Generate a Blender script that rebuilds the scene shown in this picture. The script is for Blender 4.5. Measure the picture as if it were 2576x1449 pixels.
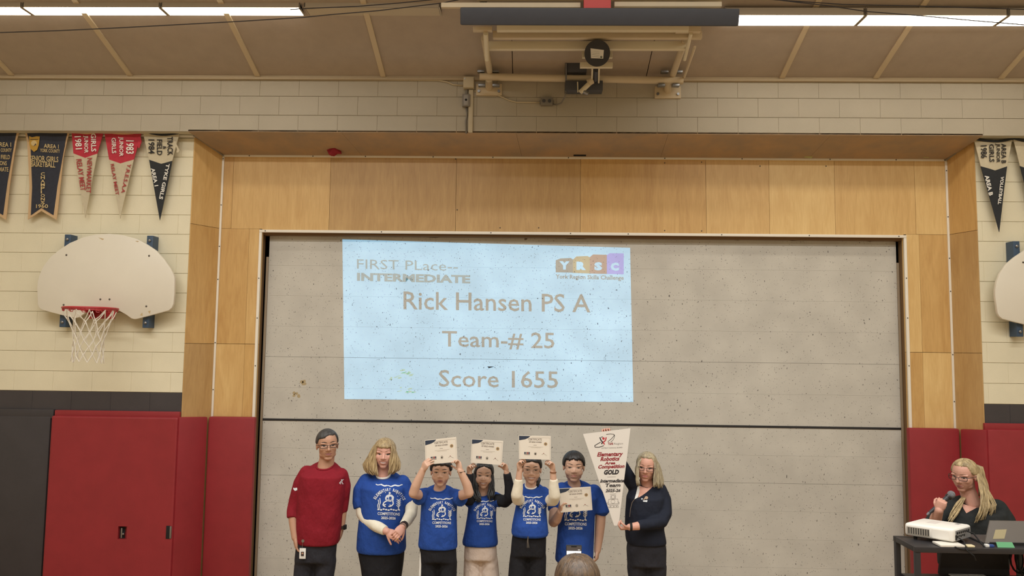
import bpy, bmesh, math, random
import numpy as np
from mathutils import Vector, Matrix
from mathutils.bvhtree import BVHTree
random.seed(7)
scene = bpy.context.scene
for o in list(bpy.data.objects): bpy.data.objects.remove(o)

# ------------------------------------------------------------------ camera, world, lights, exposure
CAM_D, CAM_H, FPX = 7.4, 2.53, 1860.0
PITCH, YAW, ROLL = math.radians(4.476), math.radians(1.377), math.radians(0.7036)
cp, sp, cy, sy = math.cos(PITCH), math.sin(PITCH), math.cos(YAW), math.sin(YAW)
FW = Vector((-sy*cp, cy*cp, sp)); R0 = Vector((cy, sy, 0)); U0 = R0.cross(FW)
RT = math.cos(ROLL)*R0 + math.sin(ROLL)*U0; UP = -math.sin(ROLL)*R0 + math.cos(ROLL)*U0
CAM = Vector((0, -CAM_D, CAM_H))
cd = bpy.data.cameras.new('camera'); cam = bpy.data.objects.new('camera', cd)
scene.collection.objects.link(cam); scene.camera = cam
cd.sensor_width = 36; cd.lens = 36*FPX/2576; cd.clip_start = 0.05
cam.matrix_world = Matrix(((RT.x, UP.x, -FW.x, 0), (RT.y, UP.y, -FW.y, -CAM_D), (RT.z, UP.z, -FW.z, CAM_H), (0, 0, 0, 1)))

w = bpy.data.worlds.new('world'); scene.world = w; w.use_nodes = True
w.node_tree.nodes['Background'].inputs[0].default_value = (0.9, 0.85, 0.75, 1)
w.node_tree.nodes['Background'].inputs[1].default_value = 0.05
scene.view_settings.view_transform = 'Standard'; scene.view_settings.look = 'None'
scene.view_settings.exposure = 0.0; scene.view_settings.gamma = 1.0
scene.view_settings.use_curve_mapping = False
LAMP_COL = (0.99, 0.99, 0.965)
TUBE_EMIT = 9.0
def area_row(y, z, length, power, x=0.0):
    l = bpy.data.lights.new('fluorescent_row', 'AREA'); l.shape = 'RECTANGLE'; l.size = length; l.size_y = 0.25
    l.energy = power; l.color = LAMP_COL; l.spread = math.radians(158)
    o = bpy.data.objects.new('fluorescent_row', l); scene.collection.objects.link(o)
    o.location = (x, y, z)
area_row(-3.9, 6.2, 11.5, 330); area_row(-6.9, 6.9, 11.5, 300); area_row(-9.9, 6.3, 11.5, 180)

# ------------------------------------------------------------------ helpers
def ray(px, py): return RT*((px-1288)/FPX) - UP*((py-724.5)/FPX) + FW
def P(px, py, Y):
    d = ray(px, py); return CAM + d*((Y+CAM_D)/d.y)
def PZ(px, py, Z):
    d = ray(px, py); return CAM + d*((Z-CAM_H)/d.z)
def PX(px, Y, Z):      # image column px on depth plane Y at height Z
    a = P(px, 400, Y); b = P(px, 1300, Y); t = (Z-a.z)/(b.z-a.z); return a.lerp(b, t).x
def lin(c): return tuple(((v/255+0.055)/1.055)**2.4 if v > 10 else v/255/12.92 for v in c)

ORG = {}
def link(o, parent=None):
    scene.collection.objects.link(o)
    if parent is not None: o.parent = parent
    return o
def tag(o, label=None, cat=None, group=None, kind=None):
    if label: o['label'] = label
    if cat: o['category'] = cat
    if group: o['group'] = group
    if kind: o['kind'] = kind
    return o
def thing(name, loc, label, cat, group=None):
    o = bpy.data.objects.new(name, None); o.empty_display_size = 0.1; o.location = loc
    link(o); ORG[o.name] = Vector(loc); return tag(o, label, cat, group)
def mesh_obj(name, verts, faces, mats, parent=None, fm=None, smooth=40):
    me = bpy.data.meshes.new(name)
    V = np.array([tuple(v) for v in verts], dtype=float).reshape(-1, 3)
    if parent is not None: org = ORG[parent.name]
    elif len(V): org = Vector(((V[:, 0].min()+V[:, 0].max())/2, (V[:, 1].min()+V[:, 1].max())/2, V[:, 2].min()))
    else: org = Vector((0, 0, 0))
    me.from_pydata((V-np.array(org)).tolist(), [], faces)
    for m in (mats if isinstance(mats, (list, tuple)) else [mats]): me.materials.append(m)
    if fm is not None: me.polygons.foreach_set('material_index', fm)
    if smooth:
        me.polygons.foreach_set('use_smooth', [True]*len(me.polygons))
        if smooth < 180: me.set_sharp_from_angle(angle=math.radians(smooth))
    me.update()
    o = bpy.data.objects.new(name, me); link(o, parent)
    if parent is None: o.location = org
    ORG[o.name] = Vector(org); return o

class MB:
    def __init__(s): s.v = []; s.f = []; s.m = []
    def add(s, v, f, m=0):
        b = len(s.v); s.v += [Vector(p) for p in v]; s.f += [[i+b for i in q] for q in f]; s.m += [m]*len(f); return s
    def box(s, lo, hi, m=0, ch=0.0):
        x0, y0, z0 = lo; x1, y1, z1 = hi
        if ch <= 0:
            v = [(x0,y0,z0),(x1,y0,z0),(x1,y1,z0),(x0,y1,z0),(x0,y0,z1),(x1,y0,z1),(x1,y1,z1),(x0,y1,z1)]
            f = [(0,3,2,1),(4,5,6,7),(0,1,5,4),(1,2,6,5),(2,3,7,6),(3,0,4,7)]
            return s.add(v, f, m)
        bm = bmesh.new(); bmesh.ops.create_cube(bm, size=1)
        for q in bm.verts: q.co = Vector(((x0+x1)/2+q.co.x*(x1-x0), (y0+y1)/2+q.co.y*(y1-y0), (z0+z1)/2+q.co.z*(z1-z0)))
        bmesh.ops.bevel(bm, geom=bm.edges[:], offset=ch, segments=2, profile=0.6, affect='EDGES')
        return s.bm(bm, m)
    def bm(s, bm, m=0):
        bm.verts.index_update(); s.add([q.co.copy() for q in bm.verts], [[v.index for v in f.verts] for f in bm.faces], m); bm.free(); return s
    def obox(s, c, ax, ay, az, m=0, ch=0.0):     # box centred c with half-axis vectors
        t = MB().box((-1,-1,-1), (1,1,1)) if ch <= 0 else None
        if t is None:
            L = (ax.length, ay.length, az.length)
            t = MB().box((-L[0],-L[1],-L[2]), L, 0, ch); n = [a.normalized() for a in (ax, ay, az)]
        else: n = (ax, ay, az)
        return s.add([c+n[0]*p.x+n[1]*p.y+n[2]*p.z for p in t.v], t.f, m)
    def prism(s, pts, ext, m=0):                 # polygon extruded by vector
        n = len(pts); ext = Vector(ext); a = [Vector(p) for p in pts]
        v = a+[p+ext for p in a]
        f = [list(range(n)), list(range(2*n-1, n-1, -1))]+[[i, i+n, (i+1) % n+n, (i+1) % n] for i in range(n)]
        return s.add(v, f, m)
    def tube(s, pts, r, n=8, m=0, cap=True, flat=1.0, side=None):
        pts = [Vector(p) for p in pts]; k = len(pts); rs = r if isinstance(r, (list, tuple)) else [r]*k
        v = []; prev = None
        for i in range(k):
            t = (pts[min(i+1, k-1)]-pts[max(i-1, 0)])
            t = t.normalized() if t.length > 1e-9 else Vector((0, 0, 1))
            if prev is None:
                a = side.copy() if side is not None else (Vector((1, 0, 0)) if abs(t.x) < 0.8 else Vector((0, 1, 0)))
            else: a = prev
            a = (a-t*a.dot(t)).normalized(); prev = a; b = t.cross(a)
            for j in range(n):
                th = 2*math.pi*j/n
                v.append(pts[i]+(a*math.cos(th)+b*math.sin(th)*flat)*rs[i])
        f = [[i*n+j, i*n+(j+1) % n, (i+1)*n+(j+1) % n, (i+1)*n+j] for i in range(k-1) for j in range(n)]
        if cap: f += [list(range(n-1, -1, -1)), list(range((k-1)*n, k*n))]
        return s.add(v, f, m)
    def ball(s, c, r, ax=None, n=16, k=10, m=0):
        if not isinstance(r, (list, tuple)): r = (r, r, r)
        ax = ax or (Vector((1,0,0)), Vector((0,1,0)), Vector((0,0,1))); c = Vector(c)
        v = [c-ax[2]*r[2]]
        for i in range(1, k):
            ph = -math.pi/2+math.pi*i/k
            for j in range(n):
                th = 2*math.pi*j/n
                v.append(c+ax[0]*r[0]*math.cos(ph)*math.cos(th)+ax[1]*r[1]*math.cos(ph)*math.sin(th)+ax[2]*r[2]*math.sin(ph))
        v.append(c+ax[2]*r[2]); L = len(v)-1
        f = [[0, 1+(j+1) % n, 1+j] for j in range(n)]
        for i in range(k-2):
            for j in range(n):
                f.append([1+i*n+j, 1+i*n+(j+1) % n, 1+(i+1)*n+(j+1) % n, 1+(i+1)*n+j])
        f += [[1+(k-2)*n+j, 1+(k-2)*n+(j+1) % n, L] for j in range(n)]
        return s.add(v, f, m)
    def chain(s, pts, m=0, n=14):                # overlapping balls and cones: (pos, radius)
        for i, (p, r) in enumerate(pts):
            s.ball(p, r, n=n, k=8, m=m)
            if i:
                q, r2 = pts[i-1]
                if (Vector(p)-Vector(q)).length > 1e-5: s.tube([q, p], [r2, r], n, m)
        return s
    def loft(s, rings, m=0):                     # closed rings of equal count
        n = len(rings[0]); v = [p for r in rings for p in r]
        f = [[i*n+j, i*n+(j+1) % n, (i+1)*n+(j+1) % n, (i+1)*n+j] for i in range(len(rings)-1) for j in range(n)]
        f += [list(range(n-1, -1, -1)), list(range((len(rings)-1)*n, len(rings)*n))]
        return s.add(v, f, m)
    def cyl(s, a, b, r, n=16, m=0): return s.tube([a, b], r, n, m)
    def build(s, name, mats, parent=None, smooth=40): return mesh_obj(name, s.v, s.f, mats, parent, s.m, smooth)

tmp_scene = bpy.data.scenes.new('work')
def work_graph():
    vl = tmp_scene.view_layers[0]; vl.update()
    with bpy.context.temp_override(scene=tmp_scene, view_layer=vl): return bpy.context.evaluated_depsgraph_get()
def remesh(mb, voxel, smooth=4, adapt=0.0):
    """union of overlapping closed shapes into one continuous skin; returns verts, faces"""
    me = bpy.data.meshes.new('t'); me.from_pydata([tuple(p) for p in mb.v], [], mb.f)
    bm = bmesh.new(); bm.from_mesh(me); bmesh.ops.recalc_face_normals(bm, faces=bm.faces); bm.to_mesh(me); bm.free()
    o = bpy.data.objects.new('t', me); tmp_scene.collection.objects.link(o)
    r = o.modifiers.new('r', 'REMESH'); r.mode = 'VOXEL'; r.voxel_size = voxel; r.adaptivity = adapt
    if smooth:
        q = o.modifiers.new('s', 'SMOOTH'); q.iterations = smooth; q.factor = 0.5
    dg = work_graph()
    e = o.evaluated_get(dg); m2 = e.to_mesh()
    co = np.empty(len(m2.vertices)*3); m2.vertices.foreach_get('co', co)
    F = [list(p.vertices) for p in m2.polygons]
    e.to_mesh_clear(); bpy.data.objects.remove(o); bpy.data.meshes.remove(me)
    return [Vector(p) for p in co.reshape(-1, 3)], F

# ------------------------------------------------------------------ text
TXT = {}
def glyphs(s, bold=0.0, space=1.0, res=2):
    key = (s, bold, space, res)
    if key in TXT: return TXT[key]
    c = bpy.data.curves.new('t', 'FONT'); c.body = s; c.size = 1; c.offset = bold; c.space_character = space; c.resolution_u = res
    o = bpy.data.objects.new('t', c); tmp_scene.collection.objects.link(o)
    dg = work_graph(); e = o.evaluated_get(dg); me = e.to_mesh()
    v = np.array([p.co[:] for p in me.vertices]).reshape(-1, 3)[:, :2]; f = [list(p.vertices) for p in me.polygons]
    e.to_mesh_clear(); bpy.data.objects.remove(o); bpy.data.curves.remove(c)
    lo, hi = v.min(0), v.max(0); v = (v-lo)/np.maximum(hi-lo, 1e-6)
    TXT[key] = (v, f, (hi-lo)); return TXT[key]
class Print:
    """flat print collected in a 2-D frame (photo pixels or u,v), then laid on a surface by a mapping"""
    def __init__(s): s.p = []; s.f = []; s.m = []; s.g = []; s.k = 0
    def add(s, p, f, m=0):
        b = len(s.p); s.p += [tuple(q) for q in p]; s.f += [[i+b for i in q] for q in f]; s.m += [m]*len(f); s.g += [s.k]*len(f); return s
    def nxt(s): s.k += 1; return s
    def text(s, t, o, d, u, m=0, bold=0.015, space=1.0, shear=0.0):
        v, f, _ = glyphs(t, bold, space)
        if not s.hold: s.k += 1
        return s.add([(o[0]+(a+shear*b)*d[0]+b*u[0], o[1]+(a+shear*b)*d[1]+b*u[1]) for a, b in v], f, m)
    def poly(s, pts, m=0): return s.add(pts, [list(range(len(pts)))], m)
    def fan(s, pts, m=0, k=5):
        n = len(pts); c = (sum(p[0] for p in pts)/n, sum(p[1] for p in pts)/n); q = []; 
        for i in range(n):
            a, b = pts[i], pts[(i+1) % n]; q += [(a[0]+(b[0]-a[0])*j/3, a[1]+(b[1]-a[1])*j/3) for j in range(3)]
        n = len(q); P2 = [c]+[(c[0]+(x-c[0])*t/k, c[1]+(y-c[1])*t/k) for t in range(1, k+1) for x, y in q]; F = [[0, 1+i, 1+(i+1) % n] for i in range(n)]
        F += [[1+t*n+i, 1+(t+1)*n+i, 1+(t+1)*n+(i+1) % n, 1+t*n+(i+1) % n] for t in range(k-1) for i in range(n)]
        return s.add(P2, F, m)
    def disc(s, c, r, m=0, n=14, ry=None):
        ry = ry or r
        return s.poly([(c[0]+r*math.cos(2*math.pi*i/n), c[1]+ry*math.sin(2*math.pi*i/n)) for i in range(n)], m)
    def line(s, pts, w, m=0):
        for (a, b) in zip(pts[:-1], pts[1:]):
            dx, dy = b[0]-a[0], b[1]-a[1]; L = math.hypot(dx, dy) or 1; nx, ny = -dy/L*w/2, dx/L*w/2
            s.poly([(a[0]+nx, a[1]+ny), (b[0]+nx, b[1]+ny), (b[0]-nx, b[1]-ny), (a[0]-nx, a[1]-ny)], m)
        return s
    hold = False
    def arc(s, t, c, r, a0, a1, h, m=0, bold=0.03):      # letters along an arc, angles in degrees, y down
        n = len(t); s.k += 1; s.hold = True
        for i, ch in enumerate(t):
            if ch == ' ': continue
            a = math.radians(a0+(a1-a0)*(i+0.5)/n); ux, uy = math.cos(a), math.sin(a); tx, ty = -uy, ux
            wd = abs(math.radians(a1-a0))*r/n*0.86*(0.35 if ch == 'I' else 1)
            s.text(ch, (c[0]+ux*r-tx*wd/2, c[1]+uy*r-ty*wd/2), (tx*wd, ty*wd), (ux*h, uy*h), m, bold)
        s.hold = False; return s
    def build(s, name, mats, parent, fn, off=None):
        used = sorted(set(s.m)); ml = mats if isinstance(mats, (list, tuple)) else [mats]
        V = [fn(*p) for p in s.p]; keep = [i for i, q in enumerate(s.f) if all(V[j] is not None for j in q)]
        V = [v if v is not None else Vector((0, 0, 0)) for v in V]
        if not keep: return None
        if name in ('lettering', 'print_lettering', 'logo_tile', 'logo_letter') and len(set(s.g[i] for i in keep)) > 1:
            for k in sorted(set(s.g[i] for i in keep)):
                q = Print(); q.p, q.f, q.m = s.p, [s.f[i] for i in keep if s.g[i] == k], [s.m[i] for i in keep if s.g[i] == k]; q.g = [0]*len(q.f)
                q.build(name, mats, parent, fn)
            return None
        used = set(j for i in keep for j in s.f[i]); mp = {}; VV = []
        for j in sorted(used): mp[j] = len(VV); VV.append(V[j])
        return mesh_obj(name, VV, [[mp[j] for j in s.f[i]] for i in keep], ml, parent, [s.m[i] for i in keep], 0)
def on_plane(Y): return lambda x, y: P(x, y, Y)
def on_quad(tl, tr, br, bl, off=0.002):
    n = (tr-tl).cross(bl-tl).normalized()
    if n.dot(CAM-tl) < 0: n = -n
    return lambda u, v: (tl*(1-u)+tr*u)*(1-v)+(bl*(1-u)+br*u)*v+n*off
def on_mesh(bvh, off=0.004):
    def fn(x, y):
        d = ray(x, y).normalized(); h = bvh.ray_cast(CAM, d)
        return h[0]-d*off if h[0] is not None else None
    return fn

# ------------------------------------------------------------------ materials
MATS = {}
def mat(name, col, rough=0.6, metal=0.0, var=0.0, scale=8.0, bump=0.0, bscale=60.0, stretch=(1, 1, 1), emit=None, estr=0.0, col2=None, spec=None, bdist=0.01):
    if name in MATS: return MATS[name]
    m = bpy.data.materials.new(name); m.use_nodes = True; nt = m.node_tree; b = nt.nodes['Principled BSDF']
    c = lin(col); b.inputs['Base Color'].default_value = (*c, 1); b.inputs['Roughness'].default_value = rough; b.inputs['Metallic'].default_value = metal
    if spec is not None: b.inputs['Specular IOR Level'].default_value = spec
    tc = mp = None
    if var or bump or col2:
        tc = nt.nodes.new('ShaderNodeNewGeometry'); mp = nt.nodes.new('ShaderNodeMapping'); mp.inputs['Scale'].default_value = stretch
        nt.links.new(tc.outputs['Position'], mp.inputs['Vector'])
    if var or col2:
        n = nt.nodes.new('ShaderNodeTexNoise'); n.inputs['Scale'].default_value = scale; n.inputs['Detail'].default_value = 6; n.inputs['Roughness'].default_value = 0.62
        nt.links.new(mp.outputs[0], n.inputs['Vector'])
        r = nt.nodes.new('ShaderNodeValToRGB'); r.color_ramp.elements[0].position = 0.3; r.color_ramp.elements[1].position = 0.7
        c2 = lin(col2) if col2 else tuple(min(1, v*(1+var)) for v in c); c1 = c if col2 else tuple(v*(1-var) for v in c)
        r.color_ramp.elements[0].color = (*c1, 1); r.color_ramp.elements[1].color = (*c2, 1)
        nt.links.new(n.outputs['Fac'], r.inputs['Fac']); nt.links.new(r.outputs['Color'], b.inputs['Base Color'])
    if bump:
        n2 = nt.nodes.new('ShaderNodeTexNoise'); n2.inputs['Scale'].default_value = bscale; n2.inputs['Detail'].default_value = 4
        nt.links.new(mp.outputs[0], n2.inputs['Vector'])
        bp = nt.nodes.new('ShaderNodeBump'); bp.inputs['Strength'].default_value = bump; bp.inputs['Distance'].default_value = bdist
        nt.links.new(n2.outputs['Fac'], bp.inputs['Height']); nt.links.new(bp.outputs['Normal'], b.inputs['Normal'])
    if emit is not None:
        b.inputs['Emission Color'].default_value = (*lin(emit), 1); b.inputs['Emission Strength'].default_value = estr
    MATS[name] = m; return m

def speckle_mat(name, emit=None, estr=0.0):
    """pale composite board with dark flecks and faint stains; a projected image adds light to the same board"""
    m = bpy.data.materials.new(name); m.use_nodes = True; nt = m.node_tree; N = nt.nodes.new; L = nt.links.new
    b = nt.nodes['Principled BSDF']; b.inputs['Roughness'].default_value = 0.55
    g = N('ShaderNodeNewGeometry'); mp = N('ShaderNodeMapping'); mp.inputs['Scale'].default_value = (1.0, 1.0, 0.62); L(g.outputs['Position'], mp.inputs['Vector'])
    def flecks(scale, thr, dens):
        wn = N('ShaderNodeTexNoise'); wn.inputs['Scale'].default_value = scale*0.7; L(mp.outputs[0], wn.inputs['Vector'])
        ad = N('ShaderNodeMixRGB'); ad.blend_type = 'LINEAR_LIGHT'; ad.inputs['Fac'].default_value = 0.6/scale; L(mp.outputs[0], ad.inputs[1]); L(wn.outputs['Color'], ad.inputs[2])
        v = N('ShaderNodeTexVoronoi'); v.inputs['Scale'].default_value = scale; L(ad.outputs[0], v.inputs['Vector'])
        lt = N('ShaderNodeMapRange'); lt.inputs['From Min'].default_value = thr; lt.inputs['From Max'].default_value = thr*0.55; L(v.outputs['Distance'], lt.inputs['Value'])
        sx = N('ShaderNodeSeparateColor'); L(v.outputs['Color'], sx.inputs[0])
        gt = N('ShaderNodeMapRange'); gt.inputs['From Min'].default_value = 1-dens; gt.inputs['From Max'].default_value = 1.0; gt.inputs['To Min'].default_value = 0; gt.inputs['To Max'].default_value = 1; L(sx.outputs[0], gt.inputs['Value'])
        mu = N('ShaderNodeMath'); mu.operation = 'MULTIPLY'; L(lt.outputs[0], mu.inputs[0]); L(gt.outputs[0], mu.inputs[1])
        m2 = N('ShaderNodeMath'); m2.operation = 'MULTIPLY'; m2.use_clamp = True; m2.inputs[1].default_value = 1.5; L(mu.outputs[0], m2.inputs[0]); return m2.outputs[0]
    f1 = flecks(36, 0.20, 0.26); f2 = flecks(85, 0.27, 0.30)
    mx = N('ShaderNodeMath'); mx.operation = 'MAXIMUM'; L(f1, mx.inputs[0]); L(f2, mx.inputs[1])
    n = N('ShaderNodeTexNoise'); n.inputs['Scale'].default_value = 3.0; n.inputs['Detail'].default_value = 8; L(g.outputs['Position'], n.inputs['Vector'])
    r = N('ShaderNodeValToRGB'); r.color_ramp.elements[0].position = 0.3; r.color_ramp.elements[1].position = 0.7
    r.color_ramp.elements[0].color = (*lin((190, 185, 174)), 1); r.color_ramp.elements[1].color = (*lin((206, 201, 189)), 1); L(n.outputs['Fac'], r.inputs['Fac'])
    mix = N('ShaderNodeMixRGB'); mix.inputs[2].default_value = (*lin((98, 92, 88)), 1); L(mx.outputs[0], mix.inputs['Fac']); L(r.outputs['Color'], mix.inputs[1])
    L(mix.outputs[0], b.inputs['Base Color'])
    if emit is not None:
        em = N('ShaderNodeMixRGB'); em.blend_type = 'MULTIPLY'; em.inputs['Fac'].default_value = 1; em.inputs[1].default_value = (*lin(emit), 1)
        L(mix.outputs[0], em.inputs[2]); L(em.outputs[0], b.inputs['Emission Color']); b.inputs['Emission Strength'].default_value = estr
    return m

def wood_mat(name, ca, cb, scale=1.0, seed=0.0):
    m = bpy.data.materials.new(name); m.use_nodes = True; nt = m.node_tree; N = nt.nodes.new; L = nt.links.new
    b = nt.nodes['Principled BSDF']; b.inputs['Roughness'].default_value = 0.42
    g = N('ShaderNodeNewGeometry'); mp = N('ShaderNodeMapping'); mp.inputs['Scale'].default_value = (4.5*scale, 4.5*scale, 0.8*scale); mp.inputs['Location'].default_value = (seed, seed*0.7, seed*1.3)
    L(g.outputs['Position'], mp.inputs['Vector'])
    n = N('ShaderNodeTexNoise'); n.inputs['Scale'].default_value = 1.6; n.inputs['Detail'].default_value = 9; n.inputs['Roughness'].default_value = 0.66; n.inputs['Distortion'].default_value = 1.2; L(mp.outputs[0], n.inputs['Vector'])
    mp2 = N('ShaderNodeMapping'); mp2.inputs['Scale'].default_value = (70, 70, 5); L(g.outputs['Position'], mp2.inputs['Vector'])
    n2 = N('ShaderNodeTexNoise'); n2.inputs['Scale'].default_value = 1.5; n2.inputs['Detail'].default_value = 5; L(mp2.outputs[0], n2.inputs['Vector'])
    mm = N('ShaderNodeMixRGB'); mm.inputs['Fac'].default_value = 0.35; L(n.outputs['Fac'], mm.inputs[1]); L(n2.outputs['Fac'], mm.inputs[2])
    r = N('ShaderNodeValToRGB'); r.color_ramp.elements[0].position = 0.3; r.color_ramp.elements[1].position = 0.7
    r.color_ramp.elements[0].color = (*lin(ca), 1); r.color_ramp.elements[1].color = (*lin(cb), 1); L(mm.outputs[0], r.inputs['Fac']); L(r.outputs['Color'], b.inputs['Base Color'])
    return m
# ------------------------------------------------------------------ colours
M_GROUT = mat('grout_cream', (196, 188, 162), 0.8)
M_BLOCK = mat('painted_block_cream', (230, 221, 192), 0.55, var=0.04, scale=2.5, bump=0.12, bscale=90)
M_BLOCKD = mat('painted_block_charcoal', (66, 61, 62), 0.6, var=0.1, scale=3, bump=0.12, bscale=90)
M_UPPER = mat('painted_block_shaded', (176, 166, 146), 0.6, var=0.04, scale=2.5, bump=0.12, bscale=90)  # upper wall: same block paint, darkened in colour for its weaker, grazing light
M_CEIL = mat('ceiling_board', (176, 161, 144), 0.85, var=0.05, scale=6, bump=0.1, bscale=120)
M_BATTEN = mat('ceiling_batten', (205, 187, 155), 0.6)
M_WOOD = [wood_mat('birch_plywood_%s' % n, a, b, 1.0, i*3.1) for i, (n, a, b) in enumerate([
    ('honey', (200, 157, 96), (226, 190, 127)), ('amber', (188, 144, 84), (218, 178, 114)), ('pale', (211, 170, 107), (234, 201, 138)), ('tan', (176, 138, 86), (204, 167, 111))])]
M_SOFFIT = mat('bare_weathered_plywood', (156, 138, 116), 0.75, col2=(184, 152, 114), scale=3.2, stretch=(1, 1, 1))
M_WHITE = mat('white_painted_trim', (236, 228, 212), 0.45)
M_STRIPG = mat('grey_tape', (150, 147, 138), 0.6)
M_DARK = mat('black_gap', (22, 20, 20), 0.8)
M_BAR = mat('black_rubber_bar', (40, 39, 40), 0.6, var=0.1, scale=9)
M_BEIGE = mat('beige_edge_metal', (158, 140, 116), 0.5)
M_BOARD = speckle_mat('speckled_board')
M_RED = mat('red_vinyl', (146, 40, 46), 0.5, var=0.07, scale=5, bump=0.1, bscale=25)
M_BLACKV = mat('black_vinyl', (60, 56, 58), 0.5, var=0.08, scale=5, bump=0.1, bscale=25)
M_STEEL = mat('steel', (150, 150, 150), 0.35, 0.9)
M_NAIL = mat('nail_grey', (96, 88, 78), 0.5, 0.4)

# ------------------------------------------------------------------ key lines of the front wall
XOL = 0.5*(P(490.8, 338.7, 0).x+P(462.7, 960, 0).x); XOR = 0.5*(P(2449.5, 354, 0).x+P(2470, 960, 0).x)
YUP = -0.16                                               # the upper wall oversails the lower wall
ZOV = P(1400, 336, YUP).z                                 # its lower edge
YIN, YSL = 0.30, 0.42                                     # wood recess, stage door
XIL = P(547, 720, YIN).x; XIR = P(2391, 720, YIN).x; ZIT = P(1400, 396, YIN).z
XGL = P(654.5, 720, YIN).x; XGR = P(2276, 720, YIN).x; ZGT = P(1400, 591, YIN).z      # black gap edges
XSL = P(672.5, 760, YSL).x; XSR = P(2257.5, 760, YSL).x; ZST = P(1400, 598, YSL).z
ZB0 = P(1400, 1081-12.5, YSL).z; ZB1 = P(1400, 1066-3, YSL).z
ZCB = P(461, 988, 0).z                                     # cream paint starts here
ZCE = P(1400, 196, YUP).z                                  # ceiling line
SL = 0.35

def struct(o): o['kind'] = 'structure'; return o
# floor
mb = MB().box((-7.5, -14, -0.1), (7.5, 1.4, 0)); M_FLOOR = wood_mat('maple_floor', (150, 124, 94), (176, 148, 114))
struct(mb.build('floor', M_FLOOR))
# other walls
M_SIDE = mat('side_wall_cream', (214, 206, 180), 0.7, var=0.03, scale=2)
struct(MB().box((-7.5, -14, 0), (-7.2, 1.4, 8)).build('wall_left', M_SIDE))
struct(MB().box((7.2, -14, 0), (7.5, 1.4, 8)).build('wall_right', M_SIDE))
struct(MB().box((-7.5, -14.2, 0), (7.5, -14, 8)).build('wall_rear', M_SIDE))
# front wall core
WFL = struct(MB().box((-7.2, 0.01, 0), (XOL-0.012, 1.4, ZOV)).build('wall_front_left', M_GROUT)); WFR = struct(MB().box((XOR+0.012, 0.01, 0), (7.2, 1.4, ZOV)).build('wall_front_right', M_GROUT))
WF = struct(MB().box((-7.2, YUP+0.01, ZOV), (7.2, 1.4, ZCE+0.6)).build('wall_front', M_GROUT))
def block_mesh(lx, lz, m, nm):
    t = MB(); c = 0.0025; d = 0.03
    v = [(-lx/2, d, -lz/2), (lx/2, d, -lz/2), (lx/2, d, lz/2), (-lx/2, d, lz/2),
         (-lx/2, c, -lz/2), (lx/2, c, -lz/2), (lx/2, c, lz/2), (-lx/2, c, lz/2),
         (-lx/2+c, 0, -lz/2+c), (lx/2-c, 0, -lz/2+c), (lx/2-c, 0, lz/2-c), (-lx/2+c, 0, lz/2-c)]
    f = [(8, 9, 10, 11)]+[(4+i, 4+(i+1) % 4, 8+(i+1) % 4, 8+i) for i in range(4)]+[(i, (i+1) % 4, 4+(i+1) % 4, 4+i) for i in range(4)]
    me = bpy.data.meshes.new(nm); me.from_pydata(v, [], f); me.materials.append(m); return me
BM = {}
def block(xa, xb, za, zb, y, m, gx=0.0008, gz=0.003):
    lx, lz = round(xb-xa-gx, 4), round(zb-za-gz, 4)
    if lx < 0.02 or lz < 0.02: return
    k = (lx, lz, m.name)
    if k not in BM: BM[k] = block_mesh(lx, lz, m, 'block')
    w_ = WF if y == YUP else (WFL if xb <= 0 else WFR)
    o = bpy.data.objects.new('block', BM[k]); link(o, w_); o.location = Vector(((xa+xb)/2, y, (za+zb)/2))-ORG[w_.name]
def course(x0, x1, za, zb, y, m, off):
    x = math.floor((x0-off)/0.4)*0.4+off
    while x < x1:
        block(max(x, x0), min(x+0.4, x1), za, zb, y, m); x += 0.4
XW0, XW1 = P(0, 700, 0).x-1.3, P(2576, 700, 0).x+1.3
for k in range(-2, 13):
    za = ZCB+k*0.2003; zb = min(za+0.2003, ZOV)
    if zb-za < 0.03: continue
    m = M_BLOCK if k >= 0 else M_BLOCKD
    course(XW0, XOL-0.009, za, zb, 0, m, 0.2*(k % 2)); course(XOR+0.009, XW1, za, zb, 0, m, 0.2*(k % 2)+0.1)
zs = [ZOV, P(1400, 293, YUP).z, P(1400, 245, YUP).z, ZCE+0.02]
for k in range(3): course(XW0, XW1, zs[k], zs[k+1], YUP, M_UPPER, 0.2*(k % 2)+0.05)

# ceiling: boards sloping up from the front wall, with battens
CEIL_Y = -6.9
def cz(y): return ZCE+SL*(YUP-y)
mb = MB()
mb.add([(-7.2, YUP+0.2, cz(YUP+0.2)+0.05), (7.2, YUP+0.2, cz(YUP+0.2)+0.05), (7.2, CEIL_Y, cz(CEIL_Y)+0.05), (-7.2, CEIL_Y, cz(CEIL_Y)+0.05),
        (7.2, -14, cz(CEIL_Y)-SL*(CEIL_Y+14)*1.0+0.05-2.4+2.4), (-7.2, -14, cz(CEIL_Y)-SL*(14+CEIL_Y)+0.05)], [[0, 1, 2, 3]])
zr = cz(CEIL_Y)-SL*(14+CEIL_Y)+0.05
mb = MB(); top = 0.25
a = [(YUP+0.3, cz(YUP+0.3)+0.05), (CEIL_Y, cz(CEIL_Y)+0.05), (-14, zr)]
mb.prism([(-7.2, y, z) for y, z in a]+[(-7.2, y, z+top) for y, z in reversed(a)], (14.4, 0, 0))
CE = struct(mb.build('ceiling', M_CEIL))
bx = [P(p, 194, YUP).x for p in (330, 650, 965, 1290, 1625, 1965, 2200)]
bx = [bx[0]-1.22*k for k in (2, 1)] [::1]+bx; bx = [bx[0]-1.25]+bx+[bx[-1]+1.22, bx[-1]+2.4, 7.1]
YC2 = -3.2
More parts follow.
